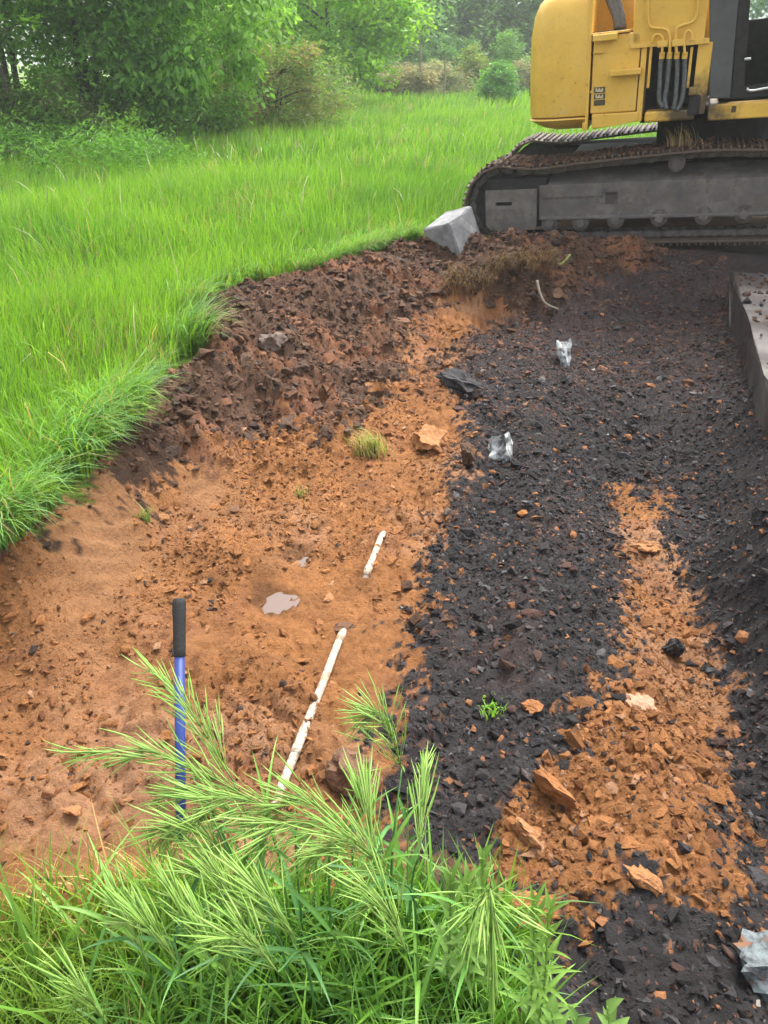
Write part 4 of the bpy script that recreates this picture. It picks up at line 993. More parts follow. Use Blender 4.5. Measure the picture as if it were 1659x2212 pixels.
tuft('grass_sod', 'small torn straw tuft on the clay above the grey puddle', gp(648, 1075, 0.0), 30, (0.05, 0.11), 0.005, PALE, 0.02, None, 1, (0.9, 1.6))
tuft('grass_tuft', 'small grass sprig at the foot of the scraped clay face', gp(315, 1128, 0.0), 36, (0.05, 0.13), 0.006, [(0.16, 0.27, 0.08), (0.3, 0.33, 0.14)], 0.014, math.radians(300), 1.0, (0.6, 1.6))
tuft('grass_tuft', 'fresh light green grass tuft rising before the foot of the blue tool handle', np.append(at_z(415, 2010, 0.0)[:2], -0.02), 90, (0.18, 0.40), 0.0075, [(0.24, 0.38, 0.06), (0.17, 0.30, 0.05), (0.14, 0.27, 0.08)], 0.03, None, 1, (0.25, 1.0))
tuft('seedling', 'tiny bright green seedling growing in the black gravel', gp(1066, 1535, 0.0), 60, (0.02, 0.055), 0.009, [(0.22, 0.44, 0.06), (0.28, 0.50, 0.09)], 0.022, None, 1, (0.6, 1.5), cat='seedling')
tuft('dry_grass', 'wisp of dry straw caught on top of the excavator track', machine((2.08, 0.22, 0.835)), 90, (0.06, 0.26), 0.006, [(0.45, 0.33, 0.17), (0.36, 0.24, 0.12)], 0.07, math.radians(185), 0.7, (0.8, 1.6), cat='dry grass')
tuft('grass_tuft', 'grass tuft growing behind the tipped concrete block', np.append(at_y(975, 462, 8.25)[:2], -0.05), 160, (0.15, 0.42), 0.011, [tuple(G_LIGHT), tuple(G_BLUE * 1.2), (0.35, 0.3, 0.12)], 0.12, None, 1, (0.4, 1.3))
# fibrous root mats hanging out of the overhanging clod
n = 900; u = RNG.uniform(960, 1195, n); side = (u < 1060)
pos = []
for uu in u[:160]:
    q = on_ground(uu, RNG.uniform(570, 600) if uu > 1060 else RNG.uniform(600, 640)); pos.append(q)
pos = np.array(pos)[RNG.integers(0, 160, n)] + RNG.normal(0, 0.03, (n, 3)) + np.array([0, -0.03, 0.06])
c = np.array([(0.16, 0.10, 0.055), (0.10, 0.06, 0.035), (0.22, 0.15, 0.08)])[RNG.integers(0, 3, n)]
v, l, cn, co = blade_mesh('r', pos, RNG.uniform(0.06, 0.2, n), np.full(n, 0.006), RNG.normal(-1.6, 0.6, n), RNG.uniform(1.8, 2.9, n), RNG.normal(0, 0.6, n), c, c, 4)
o = link('root_mat', np_mesh('root_mat', v, l, cn, co), None, None, M_GRASS); tag(o, 'brown fibrous root mat hanging from the overhanging clod of the far bank', 'roots', kind='stuff')

# ------------------------------------------------------------------ trees and shrubs
def leaf_cloud(name, C, nrm_bias, size, col, droop, aspect=0.42):
    """C: leaf positions; each leaf a folded diamond hanging by droop"""
    n = len(C)
    a = RNG.uniform(0, 2 * np.pi, n); dz = -np.clip(RNG.normal(droop, 0.35, n), -0.6, 1.5)
    d = np.stack([np.cos(a) * np.cos(dz), np.sin(a) * np.cos(dz), np.sin(dz)], -1)
    r = RNG.normal(size=(n, 3)) * 0.6 + np.array([0, 0, 1.0]); s = np.cross(d, r); s /= np.linalg.norm(s, axis=1)[:, None]
    up = np.cross(s, d)
    sz = size * RNG.uniform(0.6, 1.35, n)
    L = d * sz[:, None]; Wd = s * (sz * aspect * 0.5)[:, None]; fold = up * (sz * 0.08)[:, None]
    V = np.stack([C, C + L * 0.45 - Wd + fold, C + L, C + L * 0.45 + Wd + fold], 1).reshape(-1, 3)
    o = (np.arange(n) * 4)[:, None]
    F = np.concatenate([o + np.array([0, 1, 2]), o + np.array([0, 2, 3])], 1).reshape(-1, 3)
    return np_mesh(name, V, F, np.full(len(F), 3), np.repeat(col, 4, 0))
def crown_points(n, centre, radii, nclump, clump_r, shell=0.55, low=-1.0, seed=0):
    """clumps spread through an uneven ellipsoid; returns leaf points, clump index, clump centres"""
    rs = np.random.RandomState(seed)
    d = rs.normal(size=(nclump * 3, 3)); d /= np.linalg.norm(d, axis=1)[:, None]
    d = d[d[:, 2] > low][:nclump]
    rad = shell + (1 - shell) * rs.uniform(0, 1, len(d)) ** 0.6
    rad = rad * (0.82 + 0.36 * rs.uniform(0, 1, len(d)))
    cc = np.array(centre) + d * rad[:, None] * np.array(radii)
    k = rs.randint(0, len(cc), n)
    p = rs.normal(size=(n, 3)) * np.array([1, 1, 0.62]); rr = np.linalg.norm(p, axis=1)[:, None]
    p = p / rr * np.minimum(rr, 1.9) * clump_r * rs.uniform(0.5, 1.3, len(cc))[k][:, None]
    return cc[k] + p, k, cc
def tree(name, label, base, centre, radii, n, nclump, clump_r, size, cols, droop=0.4, trunk_r=0.1, stems=1, low=-1.0, aspect=0.42, cat='tree', group=None, seed=1, limbs=14, shell=0.55, extra=None, light=0.0):
    base = np.array(base, float); root = empty(name, base); tag(root, label, cat, group)
    P, k, cc = crown_points(n, np.array(centre), radii, nclump, clump_r, shell, low, seed)
    if extra is not None:
        for ec, er, en, enc, ecr in extra:
            P2, k2, cc2 = crown_points(en, np.array(ec), er, enc, ecr, 0.2, -1, seed + 7)
            P = np.concatenate([P, P2]); k = np.concatenate([k, k2 + len(cc)]); cc = np.concatenate([cc, cc2])
    keep = P[:, 2] + base[2] > 0.05; P, k = P[keep], k[keep]; n = len(P)
    cols = np.array(cols); rs = np.random.RandomState(seed + 3)
    cidx = rs.randint(0, len(cols), len(cc)); mixed = np.where(rs.uniform(0, 1, n) < 0.25, rs.randint(0, len(cols), n), cidx[k])
    c = cols[mixed] * RNG.uniform(0.7, 1.3, (n, 1)) * (0.85 + 0.3 * rs.uniform(0, 1, len(cc)))[k][:, None]
    link('crown', leaf_cloud('crown', P, 0, size, c, droop, aspect), root, mats=M_LEAF)
    bm = bmesh.new(); R_ = random.Random(seed)
    for s_ in range(stems):
        o0 = Vector((R_.uniform(-0.3, 0.3), R_.uniform(-0.3, 0.3), -0.1)) * (0 if stems == 1 else 1)
        topv = Vector(centre) + Vector((R_.uniform(-0.3, 0.3) * radii[0], R_.uniform(-0.3, 0.3) * radii[1], radii[2] * 0.35)); o0.z = -0.1
        mid = o0.lerp(topv, 0.5) + Vector((R_.uniform(-0.15, 0.15), R_.uniform(-0.15, 0.15), 0))
        pts = curve_pts([o0, mid, topv], 6); nn = len(pts)
        b_tube(bm, pts, [trunk_r * (1 - 0.8 * i / (nn - 1)) for i in range(nn)], 8)
    for j in range(min(limbs, len(cc))):
        e = Vector(cc[j * len(cc) // min(limbs, len(cc))]); h = min(0.9, max(0.12, e.z / max(centre[2] * 1.3, 0.2) - 0.15))
        st = Vector((0, 0, -0.1)).lerp(Vector(centre) + Vector((0, 0, radii[2] * 0.35)), h)
        m_ = st.lerp(e, 0.5) + Vector((0, 0, 0.12 * (e - st).length))
        pts = curve_pts([st, m_, e], 4); nn = len(pts)
        b_tube(bm, pts, [trunk_r * 0.45 * (1 - 0.8 * i / (nn - 1)) for i in range(nn)], 5)
    link('trunk', bm_mesh(bm, 'trunk', True), root, mats=M_BARK)
    return root
def ground_at(u, y):
    """ground point straight below a picture column at a given distance"""
    d = (u - 829.5) / FPX
    depth = y * math.cos(TILT) + EYE[2] * math.sin(TILT)
    return np.array([d * depth, y, 0.0])
L_HICK = [(0.16, 0.36, 0.045), (0.22, 0.45, 0.06), (0.125, 0.29, 0.04), (0.26, 0.48, 0.09)]
L_DARK = [(0.10, 0.22, 0.03), (0.145, 0.30, 0.04), (0.12, 0.26, 0.045)]
L_LIME = [(0.25, 0.48, 0.035), (0.30, 0.54, 0.05), (0.20, 0.40, 0.035)]
L_FOR = [(0.10, 0.24, 0.06), (0.13, 0.29, 0.07), (0.08, 0.19, 0.06), (0.15, 0.32, 0.07)]
L_RUST = [(0.17, 0.28, 0.06), (0.21, 0.25, 0.08), (0.15, 0.29, 0.06), (0.26, 0.21, 0.09)]
L_GREY = [(0.26, 0.25, 0.15), (0.20, 0.25, 0.11), (0.32, 0.28, 0.18)]
# the near clump at the left
b = ground_at(60, 17.0); tree('broadleaf_tree', 'dark green broad leaved tree at the left end of the treeline', b, (-0.6, 0.3, 4.0), (3.2, 2.6, 3.6), 26000, 70, 0.42, 0.15, L_DARK + L_HICK[:1], 0.5, 0.08, 3, -0.92, seed=11)
b = ground_at(215, 17.6); tree('broadleaf_tree', 'tree with low oval leaved branches over dark thin stems', b, (0.0, 0.0, 3.6), (2.5, 2.2, 2.55), 23000, 60, 0.40, 0.14, L_HICK[:3] + L_DARK[:1], 0.35, 0.09, 4, -0.95, aspect=0.5, seed=13)
b = ground_at(370, 18.6); tree('hickory_tree', 'tall tree with bright drooping leaf sprays hanging low over the grass', b, (0.2, 0.2, 4.3), (2.7, 2.5, 3.9), 27000, 75, 0.40, 0.17, L_HICK, 0.65, 0.10, 1, -0.9, aspect=0.48, seed=17,
     extra=[((0.35, -1.9, 1.45), (0.95, 0.5, 0.55), 5200, 16, 0.28), ((-0.5, -1.7, 2.0), (0.7, 0.5, 0.5), 2600, 9, 0.26)])
b = ground_at(500, 26.0); tree('broadleaf_tree', 'fresh green tree with pointed sprays behind the rusty shrub', b, (0.0, 0.3, 4.2), (2.6, 2.4, 4.0), 20000, 60, 0.42, 0.16, L_HICK, 0.6, 0.12, 1, -0.95, seed=19)
b = ground_at(20, 15.6); tree('dead_branch_tree', 'leggy half bare tree with twisted grey branches and few leaves', b, (-0.3, 0.2, 2.6), (1.5, 1.0, 1.4), 900, 24, 0.2, 0.13, L_LIME, 0.3, 0.05, 2, -0.6, seed=23, limbs=24)
# dark brush along their feet
for i, (u, y, rx, h, cols, lb) in enumerate([(120, 16.0, 1.1, 0.75, L_GREY[:2] + L_DARK[:2], 'dry grey brown bramble thicket at the foot of the left trees'), (20, 15.6, 1.3, 0.95, L_DARK, 'low dark leafy bush below the half bare tree'),
                                        (330, 17.6, 1.2, 0.8, L_DARK, 'shadowed bush under the drooping leaf sprays'), (440, 19.2, 0.9, 0.6, L_DARK, 'dark bush between the drooping sprays and the rusty shrub')]):
    b = ground_at(u, y); tree('bush', lb, b, (0, 0, h * 0.8), (rx, 0.7, h), 5200, 34, 0.2, 0.10, cols, 0.3, 0.02, 6, -0.6, cat='bush', seed=31 + i, limbs=30)
b = ground_at(585, 21.0); tree('shrub', 'rounded rust and green shrub at the end of the near treeline', b, (0.1, 0.2, 0.9), (1.65, 1.2, 1.15), 16000, 80, 0.28, 0.10, L_RUST, 0.2, 0.04, 5, -0.9, cat='shrub', seed=41, limbs=24)
b = ground_at(655, 27.5); tree('shrub', 'pale grey green shrub sloping down to the grass beside the rusty shrub', b, (0.0, 0.2, 0.75), (1.6, 1.0, 0.8), 8000, 50, 0.25, 0.10, L_GREY[1:2] + L_RUST[:1] + L_RUST[2:3], 0.2, 0.03, 4, -0.5, cat='shrub', seed=43)
b = ground_at(725, 33); tree('maple_tree', 'bright lime green tree standing alone beyond the rusty shrub', b, (-0.3, 0.2, 4.2), (3.1, 2.8, 3.9), 24000, 90, 0.55, 0.22, L_LIME, 0.4, 0.13, 1, -0.88, aspect=0.6, seed=47, light=0.3)
b = ground_at(585, 39); tree('maple_tree', 'light green tree filling the gap left of the lone lime green tree', b, (0, 0.2, 4.6), (3.0, 2.6, 4.2), 14000, 60, 0.6, 0.24, L_LIME[:1] + L_HICK[:2], 0.4, 0.13, 1, -0.92, aspect=0.6, seed=49)
# the wood behind
WOOD = ['dusky woodland tree directly behind the lone lime green tree', 'woodland tree behind the bleached bramble heap', 'dark woodland tree behind the weathered posts', 'low woodland tree behind the yellow green bush, where sky shows through',
        'woodland tree behind the small bright green shrub', 'woodland tree beside the slender young tree', 'dark woodland tree next to the rear of the excavator', 'woodland tree hidden mostly behind the excavator counterweight', 'woodland tree behind the excavator hose column', 'woodland tree behind the excavator cab',
        'tall woodland tree behind the gap between the two lime green trees', 'tall tree behind the fresh green tree with pointed sprays']
for i, (u, y, h, r) in enumerate([(800, 52, 7.5, 3.4), (880, 56, 6.6, 3.0), (950, 60, 6.8, 3.0), (1010, 63, 5.6, 2.8), (1075, 58, 6.3, 2.8), (1140, 56, 6.6, 3.0), (1200, 60, 7.0, 3.2), (1290, 58, 7.4, 3.2), (1420, 62, 7.5, 3.4), (1600, 60, 7.5, 3.4), (700, 58, 8.0, 3.6), (440, 44, 8.0, 3.4)]):
    b = ground_at(u, y)
    tree('woodland_tree', WOOD[i], b, (0, 0, h * 0.52), (r, r * 0.8, h * 0.5), 8500, 55, 0.62, 0.30,
         [L_FOR, L_FOR[:2] + L_HICK[:1], L_FOR[:1] + L_FOR[2:3] + L_DARK[:1]][i % 3], 0.3, 0.13, 1, -0.95, aspect=0.65, seed=60 + i, group='trees of the wood behind the field', limbs=8)
for i, (u, y, rx, h, cols, lb) in enumerate([(875, 40, 1.3, 0.75, L_GREY, 'bleached dry bramble heap at the far end of the field'), (955, 43, 1.5, 0.75, L_GREY + L_RUST[:1], 'tangled brown brush beside the yellow bush'), (1015, 45, 0.75, 1.15, [(0.24, 0.32, 0.03), (0.2, 0.28, 0.04)], 'yellow green bush at the far end of the field'),
                                        (1073, 36, 0.62, 0.75, [(0.10, 0.27, 0.05), (0.13, 0.32, 0.05)], 'small bright green shrub standing alone in the far grass'), (1100, 46, 0.8, 1.6, L_FOR[1:] + L_LIME[2:], 'slender young tree behind the small bright shrub'), (900, 48, 1.6, 1.7, L_DARK + L_FOR[:1], 'dark bush under the woodland edge'),
                                        (985, 50, 1.8, 1.6, L_FOR, 'rounded green bush in front of the wood'), (1140, 44, 1.2, 0.8, L_GREY + L_FOR[:1], 'grey brown brush behind the small bright shrub'), (835, 44, 1.0, 0.9, L_FOR[1:] + L_GREY[:1], 'low bush at the foot of the lone lime green tree')]):
    b = ground_at(u, y); tree('bush', lb, b, (0, 0, h * 0.85), (rx, 0.8, h), 4200, 34, 0.26, 0.17, cols, 0.1, 0.025, 4, -0.7, cat='bush', seed=80 + i, limbs=16)
for i, (u, y, h) in enumerate([(958, 39, 1.9), (906, 40, 2.2)]):
    b = ground_at(u, y); R_ = random.Random(i); bm = bmesh.new(); b_tube(bm, [(0, 0, -0.1), (0.02, 0, h * 0.5), (0.0, 0.02, h)], [0.05, 0.045, 0.04], 7)
    tag(link('fence_post', bm_mesh(bm, 'fence_post'), None, b, M_TWIG), ['weathered post standing in the dry brush', 'weathered post at the edge of the dry bramble heap'][i], 'post')
# leafy weeds mixed into the grass at the field's left edge
b = ground_at(60, 13.0); tree('weed_patch', 'lush leafy weeds at the left edge of the field before the thicket', b, (0, 0.3, 0.25), (2.6, 1.6, 0.35), 7000, 80, 0.22, 0.11, [(0.10, 0.25, 0.035), (0.13, 0.30, 0.04)], -0.3, 0.008, 9, -0.2, aspect=0.22, cat='weeds', seed=99, limbs=10)

# ------------------------------------------------------------------ plants on the near bank
M_SPIKE = leaf_material('seed_spikelet', 0.3, 0.5, 0.3)
def ribbon_mesh(name, P, wid, col, fold=0.18, tip=1.15):
    P = [Vector(p) for p in P]; n = len(P); V = []; C = []
    for i, p in enumerate(P):
        t = i / (n - 1); tg = (P[min(i + 1, n - 1)] - P[max(i - 1, 0)]).normalized()
        s = tg.cross(Vector((0, 0, 1)))
        s = s.normalized() if s.length > 1e-3 else Vector((1, 0, 0))
        wv = wid * (min(1, t * 5 + 0.45)) * max(0.02, (1 - t ** 2.2)); up = s.cross(tg)
        V += [p - s * wv * 0.5 + up * wv * fold, p - up * wv * 0.02, p + s * wv * 0.5 + up * wv * fold]
        c = np.array(col) * (0.85 + 0.3 * t); C += [c, c * 1.25, c]
    L = []
    for i in range(n - 1):
        for k in (0, 1): L += [3 * i + k, 3 * i + k + 1, 3 * i + 3 + k + 1, 3 * i + 3 + k]
    return np_mesh(name, np.array([v[:] for v in V]), np.array(L), np.full(2 * (n - 1), 4), np.array(C), smooth=True)
def leaf_blade(parent, root, direction, length, wid, col, droop=1.0, name='leaf', n=8):
    d = Vector(direction); d.normalize(); pts = []; p = Vector(root)
    for i in range(n + 1):
        pts.append(p.copy()); p = p + d * (length / n); d = (d + Vector((0, 0, -droop * 0.5 / n * (1 + 2 * i / n)))).normalized()
    return link(name, ribbon_mesh(name, pts, wid, col), parent, mats=M_GRASS)
def tube_col(name, chains, col):
    bm = bmesh.new()
    for pts, r in chains: b_tube(bm, pts, r, 5)
    me = bm_mesh(bm, name, True); a = me.color_attributes.new('Col', 'FLOAT_COLOR', 'POINT')
    a.data.foreach_set('color', np.tile(np.array([*col, 1.0], np.float32), len(me.vertices)))
    return me
SPK = []
for i in range(5):
    rs = random.Random(i); ring = [(0, 0.10), (0.12, 0.55), (0.35, 1.0), (0.6, 0.85), (0.85, 0.40), (1.0, 0.05)]
    V = []; 
    for t, r in ring:
        bx = (0.10 + 0.05 * i) * t * t * (-1) ** i
        V += [(bx + 0.036 * r * math.cos(a) * (1.0 if k % 2 else 0.55), 0.036 * r * math.sin(a), t) for k, a in enumerate((0, math.pi / 2, math.pi, 1.5 * math.pi))]
    L = []
    for j in range(len(ring) - 1):
        for k in range(4): L += [4 * j + k, 4 * j + (k + 1) % 4, 4 * j + 4 + (k + 1) % 4, 4 * j + 4 + k]
    base = np.array([(0.29, 0.46, 0.095), (0.24, 0.42, 0.08), (0.35, 0.50, 0.14), (0.30, 0.46, 0.11), (0.22, 0.39, 0.075)][i])
    C = np.repeat(np.array([base * (0.8 + 0.35 * t) for t, _ in ring]), 4, 0)
    me = np_mesh('spikelet', np.array(V), np.array(L), np.full(20, 4), C, smooth=True); me.materials.append(M_SPIKE); SPK.append(me)
def brome(label, root_px, base_px, tip_px, s0, s1, n, slen=0.066, droop=0.5, leaves=2, seed=0, spread=0.7, col=(0.12, 0.24, 0.05)):
    R_ = random.Random(seed)
    r0 = at_z(root_px[0], root_px[1], 0.0); r0[2] = zg(r0[0], r0[1])
    pl_ = empty('brome_grass', r0); tag(pl_, label, 'grass plant', 'seeding grass plants on the near bank')
    A = at_s(*base_px, s0) - r0; B = at_s(*tip_px, s1) - r0
    mid = A * 0.5 + np.array([0, 0, 0.10]); mid[:2] = A[:2] * 0.25
    stem = curve_pts([np.zeros(3), mid, A], 8)
    link('stem', tube_col('stem', [([Vector(q) for q in stem], [0.0030 - 0.0014 * i / (len(stem) - 1) for i in range(len(stem))])], col), pl_, mats=M_SPIKE)
    axm = (A + B) / 2 + np.array([0, 0, 0.03 + 0.06 * droop])
    ax = [Vector(q) for q in curve_pts([A, axm, B], 8)]; m = len(ax)
    br = [(ax, [0.0014] * m)]; spots = []
    nodes = 9 + R_.randrange(3); left = n
    for g in range(nodes):
        t = (g + 0.2 + 0.5 * R_.random()) / nodes; k = min(int(t * (m - 1)), m - 2); p = ax[k].lerp(ax[k + 1], t * (m - 1) - k)
        tg = (ax[k + 1] - ax[k]).normalized(); cnt = max(3, int(round(n / nodes * (1.35 - 0.7 * t))))
        for b_i in range(cnt):
            a = R_.uniform(0, 6.283); o = tg.orthogonal().normalized(); o.rotate(Matrix.Rotation(a, 3, tg))
            d = (tg * R_.uniform(0.8, 1.2) + o * spread * R_.uniform(0.15, 0.75) + Vector((0, 0, -droop * R_.uniform(0.1, 0.5)))).normalized()
            ln = R_.uniform(0.010, 0.070) * (1.1 - 0.8 * t); e = p + d * ln + Vector((0, 0, -droop * ln * 0.25))
            br.append(([p, p.lerp(e, 0.5) + Vector((0, 0, 0.06 * ln)), e], [0.0006] * 3))
            d2 = (d + Vector((0, 0, -droop * R_.uniform(0.2, 0.6))) + tg * 0.2 + o * R_.uniform(-0.1, 0.25)).normalized()
            spots.append((e, d2, slen * R_.uniform(0.7, 1.25)))
    sh = link('seed_head', tube_col('seed_head', br, (0.20, 0.32, 0.07)), pl_, mats=M_SPIKE)
    for e, d, ln in spots:
        o = link('spikelet', SPK[R_.randrange(5)], sh, e); q = d.to_track_quat('Z', 'X'); o.rotation_mode = 'QUATERNION'
        o.rotation_quaternion = q; o.scale = (ln * 0.68, ln * 0.68, ln)
    for i in range(leaves):
        t = R_.uniform(0.15, 0.75); k = int(t * (len(stem) - 1)); p = stem[k]; a = R_.uniform(0, 6.283)
        leaf_blade(pl_, p, (math.cos(a) * 0.7, math.sin(a) * 0.7, 1.0), R_.uniform(0.16, 0.28), R_.uniform(0.007, 0.012), np.array(col) * R_.uniform(0.8, 1.3), R_.uniform(0.8, 1.8))
    return pl_
B_ = [((600, 2060), (505, 1690), (322, 1446), 1.50, 1.56, 44, 'brome head leaning across the blue tool shaft', 0.35, 0.8),
      ((640, 2080), (560, 1735), (155, 1625), 1.45, 1.52, 60, 'longest brome head arching away over the clay in front of the blue tool handle', 0.55, 0.75),
      ((660, 2080), (640, 1770), (350, 1815), 1.42, 1.42, 50, 'drooping brome head with hanging spikelets below the longest head', 0.9, 0.7),
      ((720, 2100), (720, 1790), (480, 1920), 1.38, 1.36, 50, 'brome head drooping into the middle of the grass clump', 0.9, 0.7),
      ((770, 2100), (760, 1800), (560, 1760), 1.40, 1.42, 44, 'feathery brome head in front of the lower end of the white pipe', 0.6, 0.7),
      ((840, 2060), (868, 1660), (790, 1545), 1.55, 1.50, 52, 'nodding brome tuft standing alone before the clay and cinder border', 0.7, 1.1),
      ((880, 2090), (905, 1850), (918, 1650), 1.45, 1.55, 30, 'narrow upright brome head beside the nodding tuft', 0.1, 0.35),
      ((820, 2110), (808, 1860), (775, 1690), 1.40, 1.48, 40, 'upright bushy brome head below the nodding tuft', 0.3, 0.55),
      ((900, 2140), (850, 1900), (660, 1860), 1.33, 1.33, 52, 'thick brome head spreading over the centre of the clump', 0.8, 0.8),
      ((1000, 2180), (1030, 1960), (1065, 2110), 1.30, 1.22, 46, 'weeping brome head hanging down at the right of the clump', 1.5, 0.55),
      ((350, 2190), (320, 2080), (250, 1945), 1.36, 1.40, 24, 'slim brome head over the straw at the left of the clump', 0.2, 0.4),
      ((420, 2200), (390, 2090), (280, 1990), 1.34, 1.36, 26, 'slim brome head crossing over dry straw', 0.3, 0.4),
      ((480, 2200), (450, 2080), (370, 1930), 1.34, 1.38, 28, 'slim upright brome head before the foot of the blue tool handle', 0.2, 0.4),
      ((520, 2210), (500, 2120), (420, 1990), 1.30, 1.32, 28, 'short brome head rising from the broad blades', 0.3, 0.45),
      ((640, 2210), (560, 2010), (400, 1870), 1.36, 1.40, 40, 'leaning brome head over the broad blades before the blue tool handle', 0.45, 0.6),
      ((760, 2210), (640, 2030), (520, 1960), 1.28, 1.30, 36, 'brome head deep in the centre of the broad blades', 0.6, 0.6),
      ((600, 2120), (560, 1800), (330, 1730), 1.44, 1.48, 46, 'brome head crossing low over the tool shaft just below the longest head', 0.6, 0.7),
      ((560, 2140), (520, 1880), (330, 1800), 1.42, 1.44, 40, 'brome head covering the foot of the blue tool handle', 0.7, 0.7),
      ((240, 2260), (230, 2210), (170, 2160), 1.25, 1.25, 22, 'small brome head at the foot of the left bank grass', 0.4, 0.5),
      ((900, 2260), (880, 2060), (780, 1960), 1.28, 1.30, 38, 'brome head half hidden among broad blades at the right', 0.7, 0.7),
      ((690, 2240), (600, 2100), (480, 2060), 1.24, 1.26, 32, 'low brome head drooping over the broad blades', 0.7, 0.6)]
for i, (rp, bp, tp_, s0, s1, n, lb, dr_, spd) in enumerate(B_):
    brome(lb, rp, bp, tp_, s0, s1, int(n * 1.75), droop=dr_, seed=500 + i, spread=spd, leaves=2 + i % 2, col=[(0.10, 0.24, 0.05), (0.14, 0.28, 0.05), (0.09, 0.22, 0.07)][i % 3])

# the mass of blades below them
gsets = []
def near_pts(n, x0, x1, y0, y1):
    x = RNG.uniform(x0, x1, n); y = RNG.uniform(y0, y1, n)
    s = inside(x, y); ok = s < 0.10; x, y = x[ok], y[ok]
    return x, y, ground_z(x, y)[0]
for n, bx, h, wd, cols, bend, sg in [
        (1500, (-0.45, 0.27, 0.50, 0.96), (0.13, 0.30), 0.0095, [(0.075, 0.20, 0.045), (0.10, 0.26, 0.045), (0.06, 0.17, 0.05), (0.13, 0.30, 0.06)], (0.4, 1.9), 5),
        (2400, (-0.55, 0.30, 0.42, 0.96), (0.10, 0.24), 0.0050, [(0.09, 0.24, 0.035), (0.13, 0.29, 0.05), (0.06, 0.15, 0.03)], (0.3, 1.6), 4),
        (4600, (-1.40, -0.25, 0.35, 0.82), (0.07, 0.19), 0.0040, [(0.08, 0.19, 0.03), (0.12, 0.25, 0.04), (0.16, 0.28, 0.05), (0.06, 0.14, 0.03)], (0.7, 2.1), 4),
        (900, (-1.30, -0.40, 0.62, 0.95), (0.12, 0.28), 0.0055, [(0.10, 0.22, 0.035), (0.14, 0.27, 0.045)], (0.5, 1.7), 4),
        (180, (-1.30, -0.2, 0.60, 1.08), (0.08, 0.26), 0.0035, [(0.42, 0.34, 0.19), (0.32, 0.24, 0.13)], (1.1, 2.0), 4),
        (220, (-0.75, -0.30, 0.90, 1.10), (0.06, 0.16), 0.0035, [(0.40, 0.31, 0.17), (0.25, 0.18, 0.10)], (1.2, 2.2), 4),
        (130, (-1.25, -0.55, 0.62, 0.95), (0.2, 0.42), 0.0075, [(0.10, 0.25, 0.05), (0.14, 0.28, 0.07)], (0.3, 1.2), 5)]:
    x, y, z = near_pts(n, *bx); n = len(x); c = np.array(cols)[RNG.integers(0, len(cols), n)] * RNG.uniform(0.7, 1.25, (n, 1)) * np.array([1.5, 1.25, 0.9])
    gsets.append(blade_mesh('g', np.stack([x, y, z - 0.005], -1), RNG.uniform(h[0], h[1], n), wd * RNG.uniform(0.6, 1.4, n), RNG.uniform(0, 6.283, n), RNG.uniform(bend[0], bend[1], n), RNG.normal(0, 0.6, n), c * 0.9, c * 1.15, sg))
o = join_blades('bank_grass', gsets, M_GRASS); tag(o, 'thick mixed green blades and straw on the near bank below the seed heads', 'grass', kind='stuff')
# a few broad single leaves that stand out
BROAD = ['broad grass blade leaning over the lower end of the white pipe', 'broad grass blade rising left of the white pipe before the clay', 'broad blade arching sideways low in the middle of the clump', 'broad blade bent over below the slim brome heads', 'broad blade curving back under the thick brome head',
         'tall broad blade beside the dry straw on the bank', 'long thin broad blade over the flattened fine grass', 'bluish broad blade crossing the straw at the edge of the fine grass', 'upright broad blade below the narrow upright brome head']
for i, (rp, d, ln, wd, cl) in enumerate([((690, 2010), (0.55, 0.5, 1.0), 0.36, 0.016, (0.10, 0.25, 0.08)), ((560, 2010), (-0.35, 0.5, 1.0), 0.34, 0.014, (0.11, 0.27, 0.08)), ((630, 2200), (0.8, -0.2, 0.9), 0.30, 0.017, (0.09, 0.25, 0.06)),
                                        ((500, 2190), (0.9, 0.1, 0.7), 0.28, 0.016, (0.09, 0.24, 0.06)), ((790, 2190), (-0.6, 0.2, 0.9), 0.27, 0.018, (0.10, 0.26, 0.06)), ((300, 2080), (-0.5, 0.7, 1.0), 0.32, 0.013, (0.13, 0.28, 0.08)), ((120, 2150), (0.3, 0.6, 1.0), 0.38, 0.012, (0.12, 0.26, 0.07)),
                                        ((250, 2120), (-0.6, 0.4, 0.9), 0.34, 0.012, (0.14, 0.28, 0.08)), ((880, 2000), (-0.12, 0.5, 1.0), 0.30, 0.014, (0.09, 0.24, 0.05))]):
    r0 = at_z(*rp, 0.0); r0[2] = zg(r0[0], r0[1]) - 0.005
    o = empty('broad_grass', r0); tag(o, BROAD[i], 'grass blade', 'broad blades on the near bank')
    cl = np.array(cl) * np.array([1.5, 1.25, 0.9])
    leaf_blade(o, (0, 0, 0), d, ln, wd, cl, 1.5, n=10); leaf_blade(o, (0.004, 0, 0), (-d[0], d[1] * 0.5, 1.0), ln * 0.7, wd * 0.8, cl, 1.8, n=8)

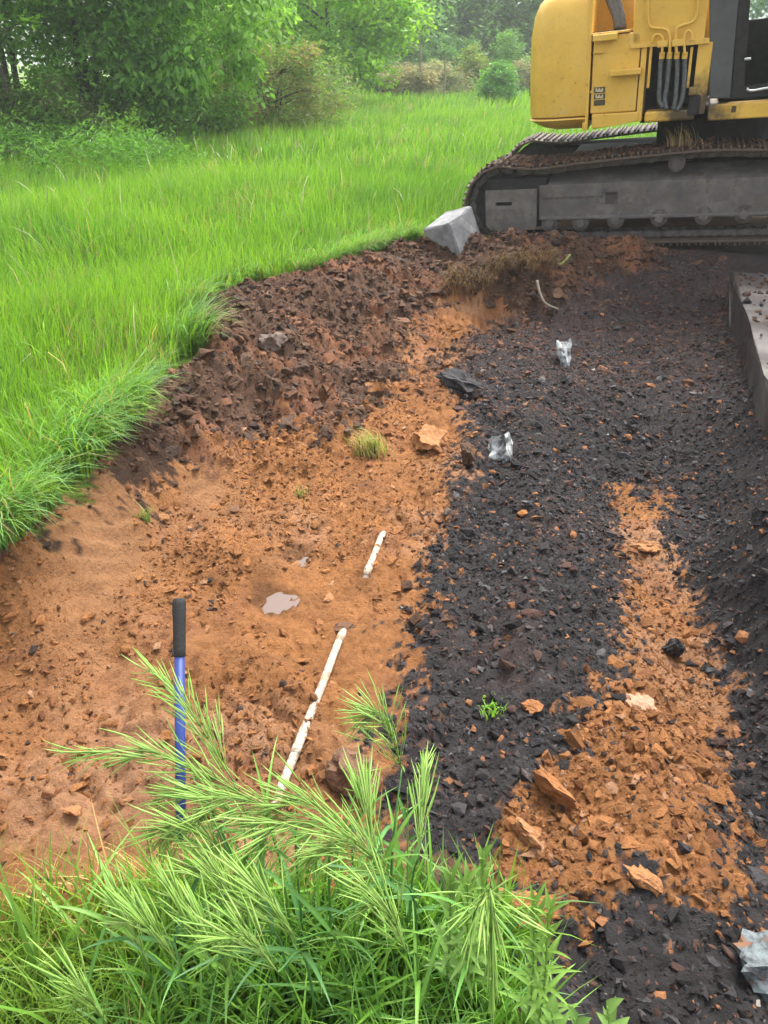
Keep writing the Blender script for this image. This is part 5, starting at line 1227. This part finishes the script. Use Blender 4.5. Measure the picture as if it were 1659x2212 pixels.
# broad-leaved weeds
def weed(label, root_px, top_px, s, n, llen, lwid, col, seed, rosette=0, root_z=0.0, curve=0.3):
    R_ = random.Random(seed); r0 = at_z(root_px[0], root_px[1], root_z); r0[2] = zg(r0[0], r0[1])
    o = empty('weed', r0); tag(o, label, 'weed', 'leafy weeds on the near bank')
    A = at_s(*top_px, s) - r0; mid = A * 0.5 + np.array([0.0, -0.02, 0.03])
    st = curve_pts([np.zeros(3), mid, A], 8); m = len(st)
    link('stem', tube_col('stem', [([Vector(q) for q in st], [0.0028 - 0.0016 * i / (m - 1) for i in range(m)])], (0.20, 0.33, 0.08)), o, mats=M_SPIKE)
    for i in range(n):
        t = 0.25 + 0.75 * (i + 0.5) / n; k = min(int(t * (m - 1)), m - 2); p = Vector(st[k]).lerp(Vector(st[k + 1]), t * (m - 1) - k)
        a = i * 2.4 + R_.uniform(-0.3, 0.3); upness = 0.5 + 1.6 * t * t
        leaf_blade(o, p, (math.cos(a), math.sin(a), upness), llen * (1.15 - 0.5 * t) * R_.uniform(0.8, 1.2), lwid * R_.uniform(0.8, 1.2), np.array(col) * R_.uniform(0.8, 1.25), curve + R_.uniform(0, 0.6), n=6)
    return o
weed('narrow leaved weed with whorled leaves before the orange clay clod', (1130, 2270), (1155, 1950), 1.40, 30, 0.075, 0.010, (0.15, 0.27, 0.05), 1)
weed('second narrow leaved weed stem leaning towards the orange clay', (1150, 2280), (1185, 1960), 1.38, 28, 0.075, 0.010, (0.16, 0.28, 0.055), 2)
weed('tall pale weed with small oval leaves above the grass clump edge', (1020, 2150), (1045, 1840), 1.48, 22, 0.05, 0.014, (0.15, 0.26, 0.06), 3)
weed('bushy pale weed with willow leaves at the edge of the clump', (1000, 2180), (1010, 1900), 1.42, 30, 0.07, 0.012, (0.15, 0.26, 0.06), 4)
weed('grey green willow leaved weed among the brome heads', (960, 2180), (975, 1885), 1.42, 26, 0.07, 0.012, (0.14, 0.25, 0.06), 5)
weed('low weed with rounded leaves at the gravel edge', (1310, 2330), (1312, 2175), 1.42, 14, 0.055, 0.022, (0.18, 0.30, 0.085), 6)
weed('short weed with oval leaves below the narrow leaved weeds', (1200, 2330), (1190, 2180), 1.42, 12, 0.055, 0.020, (0.16, 0.28, 0.07), 7)
weed('low oval leaved weed between the narrow leaved weeds and the gravel', (1260, 2330), (1240, 2200), 1.42, 10, 0.05, 0.018, (0.15, 0.27, 0.07), 9)
weed('wiry weed stem with sparse leaves standing by the nodding brome tuft', (880, 2080), (880, 1700), 1.52, 9, 0.09, 0.012, (0.09, 0.22, 0.05), 10)

# ------------------------------------------------------------------ humid air over the field
bm = bmesh.new(); b_box(bm, (-420, -200, -1.8), (420, 640, 11.0))
hz = link('haze', bm_mesh(bm, 'haze')); hz['kind'] = 'stuff'
m_ = bpy.data.materials.new('haze'); m_.use_nodes = True; nt_ = m_.node_tree; nt_.nodes.remove(nt_.nodes['Principled BSDF'])
pv = N(nt_, 'ShaderNodeVolumePrincipled'); pv.inputs['Color'].default_value = (0.95, 0.98, 1.0, 1); pv.inputs['Density'].default_value = 0.0014; pv.inputs['Anisotropy'].default_value = 0.2
nt_.links.new(pv.outputs[0], nt_.nodes['Material Output'].inputs['Volume']); hz.data.materials.append(m_)
